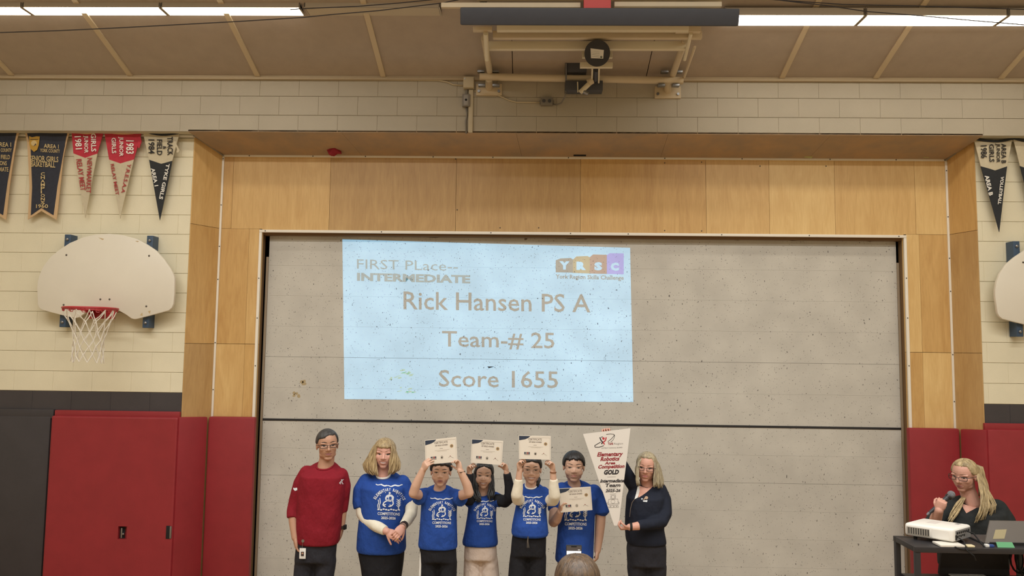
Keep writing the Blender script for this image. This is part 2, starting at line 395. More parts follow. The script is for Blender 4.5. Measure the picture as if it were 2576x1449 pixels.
for i in range(len(bx)-1):
    xa, xb = bx[i]+0.004, bx[i+1]-0.004
    for (ya, yb) in ((YUP, -1.62), (-1.626, YC2)):
        MB().prism([(xa, ya, cz(ya)), (xb, ya, cz(ya)), (xb, yb, cz(yb)), (xa, yb, cz(yb))], (0, 0, 0.03)).build('ceiling_panel', M_CEIL, CE)
    if i and i not in (6, 7):
        x = bx[i]
        MB().prism([(x-0.025, YUP-0.01, cz(YUP)-0.012), (x+0.025, YUP-0.01, cz(YUP)-0.012), (x+0.025, YC2, cz(YC2)-0.008), (x-0.025, YC2, cz(YC2)-0.008)], (0, 0, 0.02)).build('batten', M_BATTEN, CE)
# angle trim where ceiling meets wall
mb = MB(); mb.box((-7.2, YUP-0.03, ZCE-0.035), (7.2, YUP, ZCE-0.012)); mb.box((-7.2, YUP-0.02, ZCE-0.01), (7.2, YUP, ZCE+0.012))
struct(mb.build('trim_1', mat('ceiling_angle', (176, 157, 126), 0.6)))

# ------------------------------------------------------------------ wood recess around the stage door
mb = MB()
mb.box((XOL-0.02, YIN+0.04, ZGT-0.02), (XOR+0.02, YIN+0.14, ZOV), 0)
mb.box((XOL-0.02, YIN+0.04, 0), (XGL-0.012, YIN+0.14, ZGT), 0); mb.box((XGR+0.012, YIN+0.04, 0), (XOR+0.02, YIN+0.14, ZGT), 0)
mb.box((XGL-0.4, YIN+0.5, 0), (XGR+0.4, YIN+0.55, ZGT+0.4), 1)
WR = struct(mb.build('wall_recess', [mat('rough_framing', (120, 92, 60), 0.8), M_DARK]))
def pan(pts, ext, m): return MB().prism(pts, ext).build('panel', m, WR)
rnd = random.Random(3)
# inner face panels
zrow = P(600, 575, YIN).z
tops = [565, 585, 830, 1147, 1460, 1776, 1935, 2100, 2302, 2384]
xs = [XIL]+[PX(p, YIN, (ZIT+zrow)/2) for p in tops[1:-1]]+[XIR]
TW = 0.028
order = [1, 0, 3, 3, 1, 0, 2, 0, 2]
for i in range(len(xs)-1):
    zlo = zrow if (xs[i] < XGL-0.1 or xs[i+1] > XGR+0.1) else ZGT+0.004
    x0, x1 = xs[i]+0.0015, xs[i+1]-0.0015
    if i == 1:
        pan([(x0, YIN, zrow), (XGL-TW, YIN, zrow), (XGL-TW, YIN, ZGT+0.004), (x1, YIN, ZGT+0.004), (x1, YIN, ZIT), (x0, YIN, ZIT)], (0, 0.04, 0), M_WOOD[0]); continue
    if i == len(xs)-3:
        pan([(x0, YIN, ZGT+0.004), (XGR+TW, YIN, ZGT+0.004), (XGR+TW, YIN, zrow), (x1, YIN, zrow), (x1, YIN, ZIT), (x0, YIN, ZIT)], (0, 0.04, 0), M_WOOD[0]); continue
    pan([(x0, YIN, zlo+0.001), (x1, YIN, zlo+0.001), (x1, YIN, ZIT), (x0, YIN, ZIT)], (0, 0.04, 0), M_WOOD[order[i]])
for (xa, xb, ms) in ((XIL, XGL-0.002, (1, 0)), (XGR+0.002, XIR, (2, 1))):
    xm = xa+(xb-xa)*(0.7 if xa < 0 else 0.34); zc = zrow-1.22
    for (za, zb, q) in ((zc, zrow, 0), (0.0, zc, 1)):
        pan([(xa, YIN, za+0.002), (xm-0.001, YIN, za+0.002), (xm-0.001, YIN, zb-0.002), (xa, YIN, zb-0.002)], (0, 0.04, 0), M_WOOD[ms[q]])
        pan([(xm+0.001, YIN, za+0.002), (xb, YIN, za+0.002), (xb, YIN, zb-0.002), (xm+0.001, YIN, zb-0.002)], (0, 0.04, 0), M_WOOD[ms[1-q]])
# reveals (splayed sides) and soffit
for s, xo, xi, ms in ((1, XOL, XIL, (3, 1, 0)), (-1, XOR, XIR, (3, 3, 1))):
    zz = [0, zrow-1.22, zrow, None]
    for k in range(3):
        za = zz[k]+0.002; o_ = (xo, 0.0, 0); i_ = (xi, YIN, 0)
        zo = ZOV if k == 2 else zz[k+1]-0.002; zi = ZIT if k == 2 else zz[k+1]-0.002
        a, b = Vector((xo, -0.003, za)), Vector((xi, YIN, za)); c, d = Vector((xi, YIN, zi)), Vector((xo, -0.003, zo))
        pan([a, b, c, d], (-0.008*s, 0.0, 0), M_WOOD[ms[k]])
    # narrow grey tape on the mitre
    a, b = Vector((xo, -0.02, ZOV+0.005)), Vector((xi, YIN, ZIT)); q = Vector((0.028*s, -0.012, -0.012)); 
    MB().prism([a+Vector((-0.01*s, 0, 0)), a+Vector((0.03*s, -0.01, -0.006)), b+q*0.6, b+Vector((-0.01*s, 0, 0))], (0, -0.006, -0.008)).build('mitre_tape', M_STRIPG, WR)
sx = [XOL, P(880, 360, 0.2).x, P(1300, 360, 0.2).x, P(1665, 360, 0.2).x, P(2055, 360, 0.2).x, XOR]
for i in range(5):
    f = lambda x: XIL+(x-XOL)*(XIR-XIL)/(XOR-XOL)
    pan([(sx[i]+0.001, YUP, ZOV), (sx[i+1]-0.001, YUP, ZOV), (f(sx[i+1])-0.001, YIN, ZIT), (f(sx[i])+0.001, YIN, ZIT)], (0, 0, 0.02), M_SOFFIT)
# white trim strips
def strip(lo, hi): return MB().box(lo, hi, 0, 0.003).build('trim_strip', M_WHITE, WR)
t = 0.012; wv = 0.018
zpad = 1.70
strip((XIL, YIN-t, ZIT-wv), (XIR, YIN, ZIT+0.004)); strip((XIL-0.004, YIN-t, zpad), (XIL+wv, YIN, ZIT-wv-0.001)); strip((XIR-wv, YIN-t, zpad), (XIR+0.004, YIN, ZIT-wv-0.001))
strip((XGL-TW, YIN-t, ZGT), (XGR+TW, YIN+0.01, ZGT+TW)); strip((XGL-TW, YIN-t, 0), (XGL-0.001, YIN+0.01, ZGT-0.001)); strip((XGR+0.001, YIN-t, 0), (XGR+TW, YIN+0.01, ZGT-0.001))
nm = MB().ball((0, 0, 0), 0.007, n=6, k=4).build('nail', M_NAIL, WR).data
bpy.data.objects.remove(bpy.data.objects['nail'])
def nail(x, z, y=YIN-t):
    o = bpy.data.objects.new('nail', nm); link(o, WR); o.location = Vector((x, y, z))-ORG[WR.name]
nm.transform(Matrix.Translation(ORG[WR.name])); 
for p in (628, 788, 920, 1090, 1240, 1430, 1672, 1866, 2087, 2253, 2375): nail(PX(p, YIN, ZIT)-0, ZIT-0.006)
for p in (668, 960, 1235, 1435, 1580, 1815, 2035, 2260): nail(PX(p, YIN, ZGT), ZGT+0.015)
for p in (400, 516, 620, 703, 862, 980): nail(XIL+0.007, P(550, p, YIN).z); nail(XIR-0.007, P(2390, p+30, YIN).z)
for p in (700, 800, 920): nail(XGL-0.014, P(640, p, YIN).z); nail(XGR+0.014, P(2280, p, YIN).z)
for (px, py) in ((1150, 528), (1146, 400), (1258, 573), (1355, 573), (1672, 410), (1765, 408), (1672, 580), (1765, 581), (1912, 418), (2078, 418)):
    q = P(px, py, YIN); nail(q.x, q.z, YIN-0.002)

# ------------------------------------------------------------------ speckled stage door in two leaves, with slab rows
mb = MB(); mb.box((XSL+0.02, YSL+0.012, 0), (XSR-0.02, YSL+0.05, ZST-0.01))
SD = struct(mb.build('door_1', mat('board_core', (128, 122, 112), 0.8))); SD['label'] = 'wide speckled grey stage door filling the wooden surround'
def rows(za, zb, n, ragged=False, big=()):
    h = (zb-za)/n
    for k in range(n):
        g = 0.0012 if k in big else 0.0004; g2 = 0.0012 if k+1 in big else 0.0004; a, b = za+k*h+g, za+(k+1)*h-g2
        if ragged and k == n-1:
            r = random.Random(5); pts = [(XSL, a), (XSR, a)]; x = XSR
            while x > XSL+0.25:
                pts.append((x, b-r.choice((0, 0, 0, 0.004, 0.012))*1.0)); x -= r.uniform(0.05, 0.22)
            pts.append((XSL, b)); MB().prism([(p, YSL, z) for p, z in pts], (0, 0.012, 0)).build('panel', M_BOARD, SD, 0)
        else: MB().box((XSL, YSL, a), (XSR, YSL+0.012, b)).build('panel', M_BOARD, SD, 0)
rows(ZB1, ZST, 6, True, (2,)); ROWS = [ZB1+(ZST-ZB1)/6*k for k in range(7)]
rows(0.02, ZB0, 6, False, (4,))
MB().box((XSL, YSL-0.006, ZB0), (XSR, YSL+0.012, ZB1), 0, 0.003).build('cross_bar', M_BAR, SD)
zpost = P(672, 646, YSL).z
for xa, xb in ((XSL-0.03, XSL-0.004), (XSR+0.004, XSR+0.03)):
    MB().box((xa, YSL+0.0, 0), (xb, YSL+0.03, zpost), 0, 0.003).build('guide_post', M_BEIGE, SD)

# ------------------------------------------------------------------ projected slide on the stage door, its light put in as glowing sheets
sq = [P(861.5, 602, YSL), P(1585, 623.5, YSL), P(1593, 1011.5, YSL), P(866.5, 1004, YSL)]
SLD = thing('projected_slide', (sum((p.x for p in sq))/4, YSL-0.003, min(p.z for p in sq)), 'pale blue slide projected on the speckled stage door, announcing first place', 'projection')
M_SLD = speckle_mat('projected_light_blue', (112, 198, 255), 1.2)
def clip(poly, z, up):
    out = []
    for a, b in zip(poly, poly[1:]+poly[:1]):
        ia, ib = (a.z >= z) == up, (b.z >= z) == up
        if ia: out.append(a)
        if ia != ib: out.append(a.lerp(b, (z-a.z)/(b.z-a.z)))
    return out
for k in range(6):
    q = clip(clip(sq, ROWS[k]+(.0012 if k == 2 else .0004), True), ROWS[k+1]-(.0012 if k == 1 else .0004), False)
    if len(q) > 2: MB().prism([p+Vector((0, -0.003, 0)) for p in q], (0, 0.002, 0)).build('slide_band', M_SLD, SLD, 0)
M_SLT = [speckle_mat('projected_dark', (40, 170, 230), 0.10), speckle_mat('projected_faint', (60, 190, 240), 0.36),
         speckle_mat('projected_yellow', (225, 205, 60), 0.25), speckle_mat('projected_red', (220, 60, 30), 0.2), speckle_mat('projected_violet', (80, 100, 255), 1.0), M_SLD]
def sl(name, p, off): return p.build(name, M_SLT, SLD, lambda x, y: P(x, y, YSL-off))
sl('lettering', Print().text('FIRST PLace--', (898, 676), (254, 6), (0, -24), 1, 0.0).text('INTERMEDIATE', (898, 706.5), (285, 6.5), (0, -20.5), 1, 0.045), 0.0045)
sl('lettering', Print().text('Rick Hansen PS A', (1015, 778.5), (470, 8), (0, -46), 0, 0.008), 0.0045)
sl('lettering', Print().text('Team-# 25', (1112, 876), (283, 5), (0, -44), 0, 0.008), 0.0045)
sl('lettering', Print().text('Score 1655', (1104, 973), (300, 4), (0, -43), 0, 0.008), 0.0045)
lg = Print()
lg.poly([(1398, 655), (1410, 650), (1436, 649), (1441.5, 653), (1441.5, 686), (1398, 685)], 0)
lg.nxt().poly([(1441.5, 653), (1450, 645), (1478, 644), (1483.5, 647), (1483.5, 688), (1441.5, 686.5)], 2)
lg.nxt().poly([(1483.5, 647), (1492, 640), (1526.5, 641), (1526.5, 689), (1483.5, 688)], 3)
lg.nxt().poly([(1526.5, 642), (1534, 637), (1569, 637.5), (1569, 690), (1526.5, 689)], 4)
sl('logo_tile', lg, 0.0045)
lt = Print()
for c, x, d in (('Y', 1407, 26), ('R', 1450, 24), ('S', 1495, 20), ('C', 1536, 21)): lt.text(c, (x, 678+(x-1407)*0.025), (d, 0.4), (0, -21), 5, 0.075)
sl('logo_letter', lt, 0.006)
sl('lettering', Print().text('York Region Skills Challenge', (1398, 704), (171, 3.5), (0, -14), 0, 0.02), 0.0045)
MB().prism([P(1226, 922, YSL)+Vector((0, -.006, 0)), P(1243, 922, YSL)+Vector((0, -.006, 0)), P(1230, 926, YSL)+Vector((0, -.006, 0))], (0, 0.003, 0)).build('scuff_mark', M_BAR, SD)
M_STN = speckle_mat('projected_green_stain', (120, 215, 190), 0.72)  # stain tint, with the slide's light put in as its glow
gs = Print(); r = random.Random(21)
for (cx, cy, n, sx, sy) in ((1022, 938, 9, 30, 10), (1020, 984, 8, 24, 8), (985, 955, 5, 30, 8)):
    for k in range(n):
        x0, y0 = cx+r.gauss(0, sx*.5), cy+r.gauss(0, sy*.5); a_, b_ = r.uniform(3, 9), r.uniform(.8, 2.2)
        gs.poly([(x0+a_*r.uniform(.6, 1)*math.cos(q*math.pi/4), y0-.15*a_*math.cos(q*math.pi/4)+b_*math.sin(q*math.pi/4)) for q in range(8)])
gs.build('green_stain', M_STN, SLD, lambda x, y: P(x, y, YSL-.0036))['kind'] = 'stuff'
# small stains on the door
st = Print(); r = random.Random(11)
for (cx, cy, n, s) in ((1322, 601, 1, 5), (757, 960, 3, 7), (745, 992, 4, 6)):
    for k in range(n):
        x0, y0 = cx+r.uniform(-8, 8)*(n > 1), cy+r.uniform(-6, 6)*(n > 1)
        st.poly([(x0+s*r.uniform(.5, 1)*math.cos(a*math.pi/4), y0+s*r.uniform(.4, .9)*math.sin(a*math.pi/4)) for a in range(8)], 0 if cx == 1322 else 1)
st.build('stain', [mat('brown_stain', (120, 104, 94), 0.7), mat('ochre_stain', (178, 158, 120), 0.7)], SD, lambda x, y: P(x, y, YSL-0.001))
# ------------------------------------------------------------------ wall pads
def pad(px, name_label, y0, y1, depth=None, mats=None, holes=(), ztop=None, xr=None, nm='wall_pad', cat='wall pad'):
    """upright padded mat between image columns of its top edge; y0 front, y1 back depth"""
    (xa, ya), (xb, yb) = px
    a, b = P(xa, ya, y0), P(xb, yb, y0); z = ztop or (a.z+b.z)/2
    mb = MB().box((a.x, y0, 0.02), (b.x, y1, z), 0, 0.018)
    o = mb.build(nm, mats or M_RED, None, 50 if not holes else 0)
    for (hx0, hy0, hx1, hy1) in holes:
        p, q = P(hx0, hy0, y0), P(hx1, hy1, y0)
        c = MB().box((p.x, y0-0.05, q.z), (q.x, y0+0.045, p.z)).build('cut', M_DARK)
        md = o.modifiers.new('b', 'BOOLEAN'); md.object = c; md.operation = 'DIFFERENCE'; md.solver = 'EXACT'
        bpy.context.view_layer.update(); dg = bpy.context.evaluated_depsgraph_get()
        me = bpy.data.meshes.new_from_object(o.evaluated_get(dg)); o.modifiers.clear(); o.data = me; bpy.data.objects.remove(c)
    return tag(o, name_label, cat)
PF = -0.07
G = 'red wall pads'
rp = pad([(129.5, 1047), (447.5, 1049)], 'widest red wall pad left of the stage, with two latch cut-outs', PF, 0.0, holes=[(297.5, 1324, 318, 1357)])
z_back = P(300, 1033, 0).z
tag(MB().box((P(140, 1033, -0.02).x, -0.035, rp.dimensions.z+0.0), (P(454, 1033, -0.02).x, 0.0, z_back), 0, 0.008).build('pad_header', M_RED), 'red header strip on top of the widest red wall pad', 'padding')
# latch seen in the cut-out
lh = P(307, 1340, PF+0.04)
lt_ = thing('door_latch', (lh.x, PF+0.045, lh.z), 'steel latch in the cut-out of the widest red pad', 'latch')
MB().box((lh.x-0.03, PF+0.035, lh.z-0.055), (lh.x+0.03, PF+0.044, lh.z+0.055)).build('back_plate', M_DARK, lt_)
MB().box((lh.x-0.004, PF+0.02, lh.z-0.05), (lh.x+0.012, PF+0.036, lh.z+0.05), 0, 0.003).build('bolt_plate', M_STEEL, lt_)
MB().cyl((lh.x+0.014, PF+0.03, lh.z-0.01), (lh.x+0.03, PF+0.03, lh.z-0.01), 0.012).build('knob', M_STEEL, lt_)
l2 = P(425, 1339, PF-0.002)
l2t = thing('latch_strike', (l2.x, PF-0.004, l2.z), 'steel strike plate at the right edge of the widest red pad', 'latch')
MB().box((l2.x-0.028, PF-0.006, l2.z-0.062), (l2.x+0.008, PF+0.002, l2.z+0.062), 0, 0.002).build('recess', M_DARK, l2t)
MB().box((l2.x+0.008, PF-0.008, l2.z-0.058), (l2.x+0.026, PF+0.002, l2.z+0.058), 0, 0.002).build('plate', M_STEEL, l2t)
bp_ = pad([(-160, 1045), (127.5, 1046)], 'black wall pad at the left edge of the picture', PF+0.03, 0.0, mats=M_BLACKV)
tag(MB().box((P(-160, 1033, -0.02).x, -0.035, bp_.dimensions.z), (P(137, 1033, -0.02).x, 0.0, z_back+0.005), 0, 0.008).build('pad_header', M_BLACKV), 'black header strip on top of the black wall pad', 'padding')
def slant_pad(a, b, th, label):
    """pad whose face runs between the top corners a and b, thickness th behind"""
    n = Vector((-(b-a).y, (b-a).x, 0)).normalized()*th
    bm = bmesh.new(); lo = Vector((0, 0, 0.02))
    q = [a, b, b+n, a+n]; vs = [bm.verts.new((p.x, p.y, 0.02)) for p in q]+[bm.verts.new(p) for p in q]
    for f in ((3, 2, 1, 0), (4, 5, 6, 7), (0, 1, 5, 4), (1, 2, 6, 5), (2, 3, 7, 6), (3, 0, 4, 7)): bm.faces.new([vs[i] for i in f])
    bmesh.ops.bevel(bm, geom=bm.edges[:], offset=0.016, segments=2, affect='EDGES', profile=0.6)
    return tag(MB().bm(bm).build('wall_pad', M_RED, None, 50), label, 'wall pad')
slant_pad(P(451.5, 1049.5, -0.06), P(523, 1048.5, YIN-0.10), 0.045, 'narrow red wall pad on the left slanting reveal of the stage')
slant_pad(P(2415, 1079, YIN-0.10), P(2480, 1081.5, -0.06), 0.045, 'narrow red wall pad on the right slanting reveal of the stage')
pad([(524.5, 1048), (641, 1050)], 'medium red wall pad just left of the speckled stage door', YIN-0.08, YIN-0.013)
pad([(2287, 1077), (2414, 1078.5)], 'medium red wall pad just right of the speckled stage door', YIN-0.08, YIN-0.013)
rr = pad([(2485, 1081), (2680, 1083)], 'red wall pad at the right edge of the picture', PF, 0.0)
tag(MB().box((P(2475, 1066, -0.02).x, -0.035, rr.dimensions.z), (P(2690, 1066, -0.02).x, 0.0, P(2500, 1064, 0).z), 0, 0.008).build('pad_header', M_RED), 'red header strip on top of the rightmost red pad', 'padding')

# ------------------------------------------------------------------ fluorescent lights
M_DIFF = mat('lit_diffuser', (255, 250, 238), 0.5, emit=(255, 247, 232), estr=TUBE_EMIT)
M_OFF = mat('unlit_diffuser', (196, 182, 156), 0.5)
M_HOUS = mat('lamp_housing', (178, 166, 146), 0.5)
YL = -1.0
def lamp(x0, x1, z, label, lit=True, grp=None):
    o = thing('fluorescent_light', ((x0+x1)/2, YL, z), label, 'light', grp); w2 = 0.1
    MB().box((x0, YL-w2, z+0.006), (x1, YL+w2, z+0.075), 0, 0.004).build('housing', M_HOUS, o)
    MB().box((x0+0.014, YL-w2+0.003, z), (x1-0.014, YL+w2-0.003, z+0.005)).build('diffuser', M_DIFF if lit else M_OFF, o)
    for x in (x0, x1-0.012): MB().box((x, YL-w2, z-0.002), (x+0.012, YL+w2, z+0.076), 0, 0.002).build('end_cap', M_HOUS, o)
    for x in (x0+0.05, x1-0.05): MB().cyl((x, YL, z+0.075), (x, YL, cz(YL)+0.01), 0.006, 8).build('hanger_rod', M_HOUS, o)
ZLL = P(600, 33, YL).z; ZLR = P(2150, 50, YL).z-0.01
xe = [P(74, 30, YL).x-1.2, P(74, 30, YL).x, P(417, 34, YL).x, P(764, 41, YL).x]
for k, lb in enumerate(('lit fluorescent light cut off at the left edge of the picture', 'lit fluorescent light, middle of the left row', 'lit fluorescent light beside the unlit one')):
    lamp(xe[k]+0.004, xe[k+1]-0.004, ZLL, lb)
lamp(xe[3]+0.03, P(1110, 45, YL).x, ZLL, 'unlit cream fluorescent fixture left of the basketball backstop', False)
xr = [P(1815, 42, YL).x, P(2164, 42, YL).x, P(2518, 42, YL).x, P(2872, 42, YL).x]
for k, lb in enumerate(('lit fluorescent light touching the black padded backboard edge', 'lit fluorescent light, second right of the backstop', 'lit fluorescent light cut off at the right edge of the picture')):
    lamp(xr[k]+0.004, xr[k+1]-0.004, ZLR, lb)

# suspended cables
M_CABLE = mat('black_cable', (45, 38, 36), 0.6)
def cable(px, Y, label, r=0.004, cat='cable', nm='ceiling_cable', m=None):
    pts = [P(x, y, Y if not isinstance(Y, list) else Y[i]) for i, (x, y) in enumerate(px)]
    return tag(MB().tube(pts, r, 6).build(nm, m or M_CABLE, None, 180), label, cat)
cable([(-60, 84), (0, 82), (150, 77), (300, 70), (450, 62), (600, 54), (760, 44), (830, 37), (950, 27), (1110, 8), (1180, -6)], -1.5, 'long black cable sagging below the left row of lights')
cable([(730, 24), (800, 20), (900, 16), (1000, 8), (1100, -2), (1160, -8)], -1.5, 'short black cable crossing the unlit fixture')
cable([(1880, -10), (1990, 4), (2080, 14), (2180, 29), (2320, 40), (2450, 52), (2620, 66)], -1.5, 'lower black cable crossing the right row of lights')
cable([(1900, -4), (2000, 3), (2120, 11), (2300, 15), (2620, 25)], -1.5, 'upper black cable above the right row of lights')

# ------------------------------------------------------------------ folded basketball backstop under the ceiling
M_CREAM = mat('cream_steel', (204, 186, 154), 0.5, var=0.04, scale=6)
M_CREAM2 = mat('pale_cream_steel', (222, 210, 180), 0.45)
M_BPAD = mat('black_edge_padding', (52, 52, 56), 0.6, var=0.06, scale=12)
YB = -0.32
BS = thing('basketball_backstop', (P(1465, 196, YB).x, YB, P(1465, 196, YB).z), 'cream steel basketball backstop folded up under the ceiling', 'backstop')
def bar(px, ya, yb, r, nm, m=None, n=14): return MB().tube([P(*px[0], ya), P(*px[1], yb)], r, n).build(nm, m or M_CREAM, BS)
bar([(1207, 193), (1718, 203)], YB, YB, 0.036, 'hinge_pipe')
YF = -0.95
bar([(1232, 182), (1218, 95)], YB, YF, 0.030, 'side_arm'); bar([(1692, 190), (1723, 100)], YB, YF, 0.030, 'side_arm')
def hb(x0, x1, y0, y1, yy, nm, m, th=0.05):
    a, b = P(x0, y1, yy), P(x1, y1, yy); h = P((x0+x1)/2, y0, yy).z-P((x0+x1)/2, y1, yy).z
    d = (b-a)/2; return MB().obox((a+b)/2+Vector((0, 0, h/2)), d, Vector((0, th/2, 0)), Vector((0, 0, h/2)), 0, 0.004).build(nm, m, BS)
hb(1240, 1765, 80, 98, YF-0.12, 'cross_channel', M_CREAM); hb(1228, 1724, 106, 126, YF+0.05, 'cross_channel', M_CREAM2); hb(1250, 1732, 64, 79, YF-0.25, 'cross_channel', M_CREAM2)
hb(1190, 1238, 69, 79, YF-0.2, 'end_bracket', M_CREAM); hb(1700, 1762, 68, 82, YF-0.2, 'end_bracket', M_CREAM)
bar([(1225, 150), (1222, 84)], YF+0.1, YF-0.2, 0.022, 'link_rod', M_CREAM2); bar([(1722, 150), (1738, 84)], YF+0.2, YF-0.2, 0.016, 'link_rod', M_CREAM2)
bar([(1721, 195), (1748, 118)], YB-0.02, YF, 0.012, 'brace_rod', M_CREAM)
# floor-flange style mounts on the wall
for cx, cy in ((1230, 225), (1680, 232)):
    q = P(cx, cy, YUP-0.02)
    MB().box((q.x-0.13, YUP-0.02, q.z-0.06), (q.x+0.13, YUP, q.z+0.06), 0, 0.004).build('mount_plate', M_CREAM, BS)
    for s in (-1, 1): MB().cyl((q.x+s*0.1, YUP-0.035, q.z-0.02), (q.x+s*0.1, YUP-0.018, q.z-0.02), 0.014, 8).build('mount_bolt', M_STEEL, BS)
    MB().tube([P(cx, cy-2, YUP), P(cx, cy-26, YB)], 0.036, 12).build('mount_stub', M_CREAM, BS)
for cx, cy in ((1228, 179), (1690, 180), (1230, 214), (1682, 214)):
    for s in (-1, 1):
        q = P(cx+s*18, cy, YB-0.02); MB().box((q.x-0.035, YB-0.03, q.z-0.012), (q.x+0.035, YB+0.02, q.z+0.012), 0, 0.004).build('clamp_ear', M_STEEL, BS)
# backboard, seen from its padded lower edge
YBB = -1.75
a, b = P(1158.5, 41, YBB), P(1857.5, 44, YBB)
d = (b-a)/2
MB().obox((a+b)/2, d, Vector((0, 0.03, 0.012)), Vector((0, -0.02, 0.062)), 0, 0.012).build('edge_padding', M_BPAD, BS)
mb = MB().obox((a+b)/2+Vector((0, 0.40, 0.185)), d*0.97, Vector((0, 0.36, 0.166)), Vector((0, -0.006, 0.012))); mb.build('backboard', mat('backboard_white', (214, 206, 190), 0.4), BS)
hb(1468, 1536, -40, 26, YBB+0.12, 'goal_bracket', mat('goal_red', (196, 60, 52), 0.5), 0.06)
for x0, x1, y0, y1 in ((1110, 1460, 8, 20), (1545, 1815, 6, 18), (1200, 1815, -12, 2)): hb(x0, x1, y0, y1, YBB+0.16, 'support_channel', M_CREAM, 0.03)
for x in (1215, 1738): hb(x-8, x+10, -20, 22, YBB+0.2, 'support_post', M_STEEL, 0.03)
# winch: drum, motor, arm
dc = P(1502.5, 134, YF-0.06)
ax = (CAM-dc).normalized(); tr1 = (RT-ax*RT.dot(ax)).normalized(); tu1 = ax.cross(tr1)
MB().tube([dc-ax*0.06, dc+ax*0.05], 0.113, 36).build('winch_drum', mat('drum_black', (44, 43, 46), 0.45), BS)
pl = MB().obox(P(1502, 126, YF+0.25), Vector((0.14, 0, 0)), Vector((0, 0.02, 0)), Vector((0, 0.03, 0.09)), 0, 0.006); pl.build('drum_plate', M_CREAM2, BS)
hb(1459, 1541, 158, 171, YF+0.15, 'drum_bracket', M_CREAM2, 0.04)
tg = Print().poly([(1485, 122), (1519, 126), (1518, 147), (1487, 146)], 0)
for k in range(4): tg.line([(1489, 129+k*4), (1508, 131+k*4)], 0.8, 1)
tg.disc((1513, 143), 3, 2)
tg.build('paper_tag', [mat('paper_white', (228, 224, 214), 0.7), mat('print_grey', (120, 118, 118), 0.7), mat('print_green', (60, 130, 80), 0.7)], BS, lambda x, y: dc+ax*0.0525+tr1*((x-1502.5)*0.00345)-tu1*((y-134)*0.00345))
M_MOTOR = mat('motor_grey', (72, 72, 76), 0.5)
hb(1421, 1475, 158, 186, YB-0.0, 'motor_case', M_MOTOR, 0.1); hb(1421, 1515, 208, 232, YB-0.02, 'gear_case', M_MOTOR, 0.12); hb(1448, 1482, 128, 160, YB+0.05, 'motor_cap', M_MOTOR, 0.06)
bar([(1424, 160), (1424, 232)], YB-0.06, YB-0.06, 0.008, 'case_rod', M_STEEL); bar([(1453, 206), (1454, 232)], YB-0.1, YB-0.1, 0.006, 'case_rod', M_CREAM2)
bar([(1490, 172), (1489, 208)], YF+0.3, YB-0.1, 0.008, 'arm_rail', M_CREAM2); bar([(1507, 172), (1506, 208)], YF+0.3, YB-0.1, 0.008, 'arm_rail', M_CREAM2)
bar([(1500, 176), (1497, 200)], YF+0.4, YB-0.12, 0.03, 'ratchet', M_MOTOR); bar([(1488, 205), (1460, 232)], YB-0.12, YB-0.12, 0.024, 'crank_arm', M_CREAM2)
bar([(1480, 208), (1490, 202)], YB-0.14, YB-0.14, 0.034, 'crank_hub', M_CREAM); bar([(1463, 228), (1480, 236)], YB-0.12, YB-0.12, 0.018, 'crank_hub', M_STEEL)

# ------------------------------------------------------------------ electrical fittings on the upper wall
M_BOX = mat('painted_box', (196, 182, 152), 0.55); M_GREY = mat('grey_switch_box', (128, 122, 112), 0.5)
def wbox(x0, y0, x1, y1, th, m, nm, label, cat, extra=None):
    a, b = P(x0, y0, YUP), P(x1, y1, YUP)
    o = thing(nm, ((a.x+b.x)/2, YUP, b.z), label, cat)
    MB().box((a.x, YUP-th, b.z), (b.x, YUP, a.z), 0, 0.006).build('body', m, o)
    if extra: extra(o, a, b, th)
    return o
wbox(1167, 199, 1193, 226, 0.07, M_BOX, 'junction_box', 'painted square junction box at the ceiling line', 'electrical box', lambda o, a, b, th: MB().cyl((a.x+0.015, YUP-th-0.003, a.z-0.02), (a.x+0.015, YUP-th, a.z-0.02), 0.006, 8).build('screw', M_STEEL, o))
def sw(o, a, b, th):
    cx = (a.x+b.x)/2; cz_ = (a.z+b.z)/2
    MB().box((cx-0.022, YUP-th-0.004, b.z+0.01), (cx+0.022, YUP-th, a.z-0.01), 0, 0.002).build('cover_plate', mat('grey_plate', (150, 144, 134), 0.4), o)
    MB().cyl((cx, YUP-th-0.006, cz_), (cx, YUP-th-0.002, cz_), 0.012, 10).build('key_hole', M_DARK, o)
wbox(1164, 240, 1183, 271, 0.05, M_GREY, 'key_switch', 'grey key switch box under the junction box', 'switch', sw)
def outl(o, a, b, th):
    for s in (-1, 1): MB().cyl(((a.x+b.x)/2+s*0.028, YUP-th-0.004, (a.z+b.z)/2), ((a.x+b.x)/2+s*0.028, YUP-th, (a.z+b.z)/2), 0.017, 12).build('socket', M_MOTOR, o)
    MB().box((a.x-0.01, YUP-0.02, (a.z+b.z)/2-0.02), (b.x+0.01, YUP, (a.z+b.z)/2+0.02), 0, 0.004).build('flange', M_GREY, o)
wbox(1360, 248, 1390, 268, 0.05, M_GREY, 'outlet_box', 'grey double outlet box on the upper block wall', 'electrical box', outl)
def wp(px, yy=YUP-0.012): return [P(x, y, yy) for x, y in px]
tag(MB().box((P(1180, 228, YUP).x, YUP-0.03, ZOV), (P(1191, 228, YUP).x, YUP, P(1180, 228, YUP).z), 0, 0.004).build('raceway', M_BOX), 'vertical beige raceway below the junction box', 'conduit')
tag(MB().tube(wp([(1174, 226), (1174, 242)]), 0.012, 8).build('conduit', M_GREY), 'short grey conduit between junction box and key switch', 'conduit')
tag(MB().tube(wp([(1173, 271), (1175, 285), (1172, 305), (1173, 336)]), 0.009, 8).build('conduit', M_GREY, None, 180), 'thin grey conduit dropping from the key switch', 'conduit')
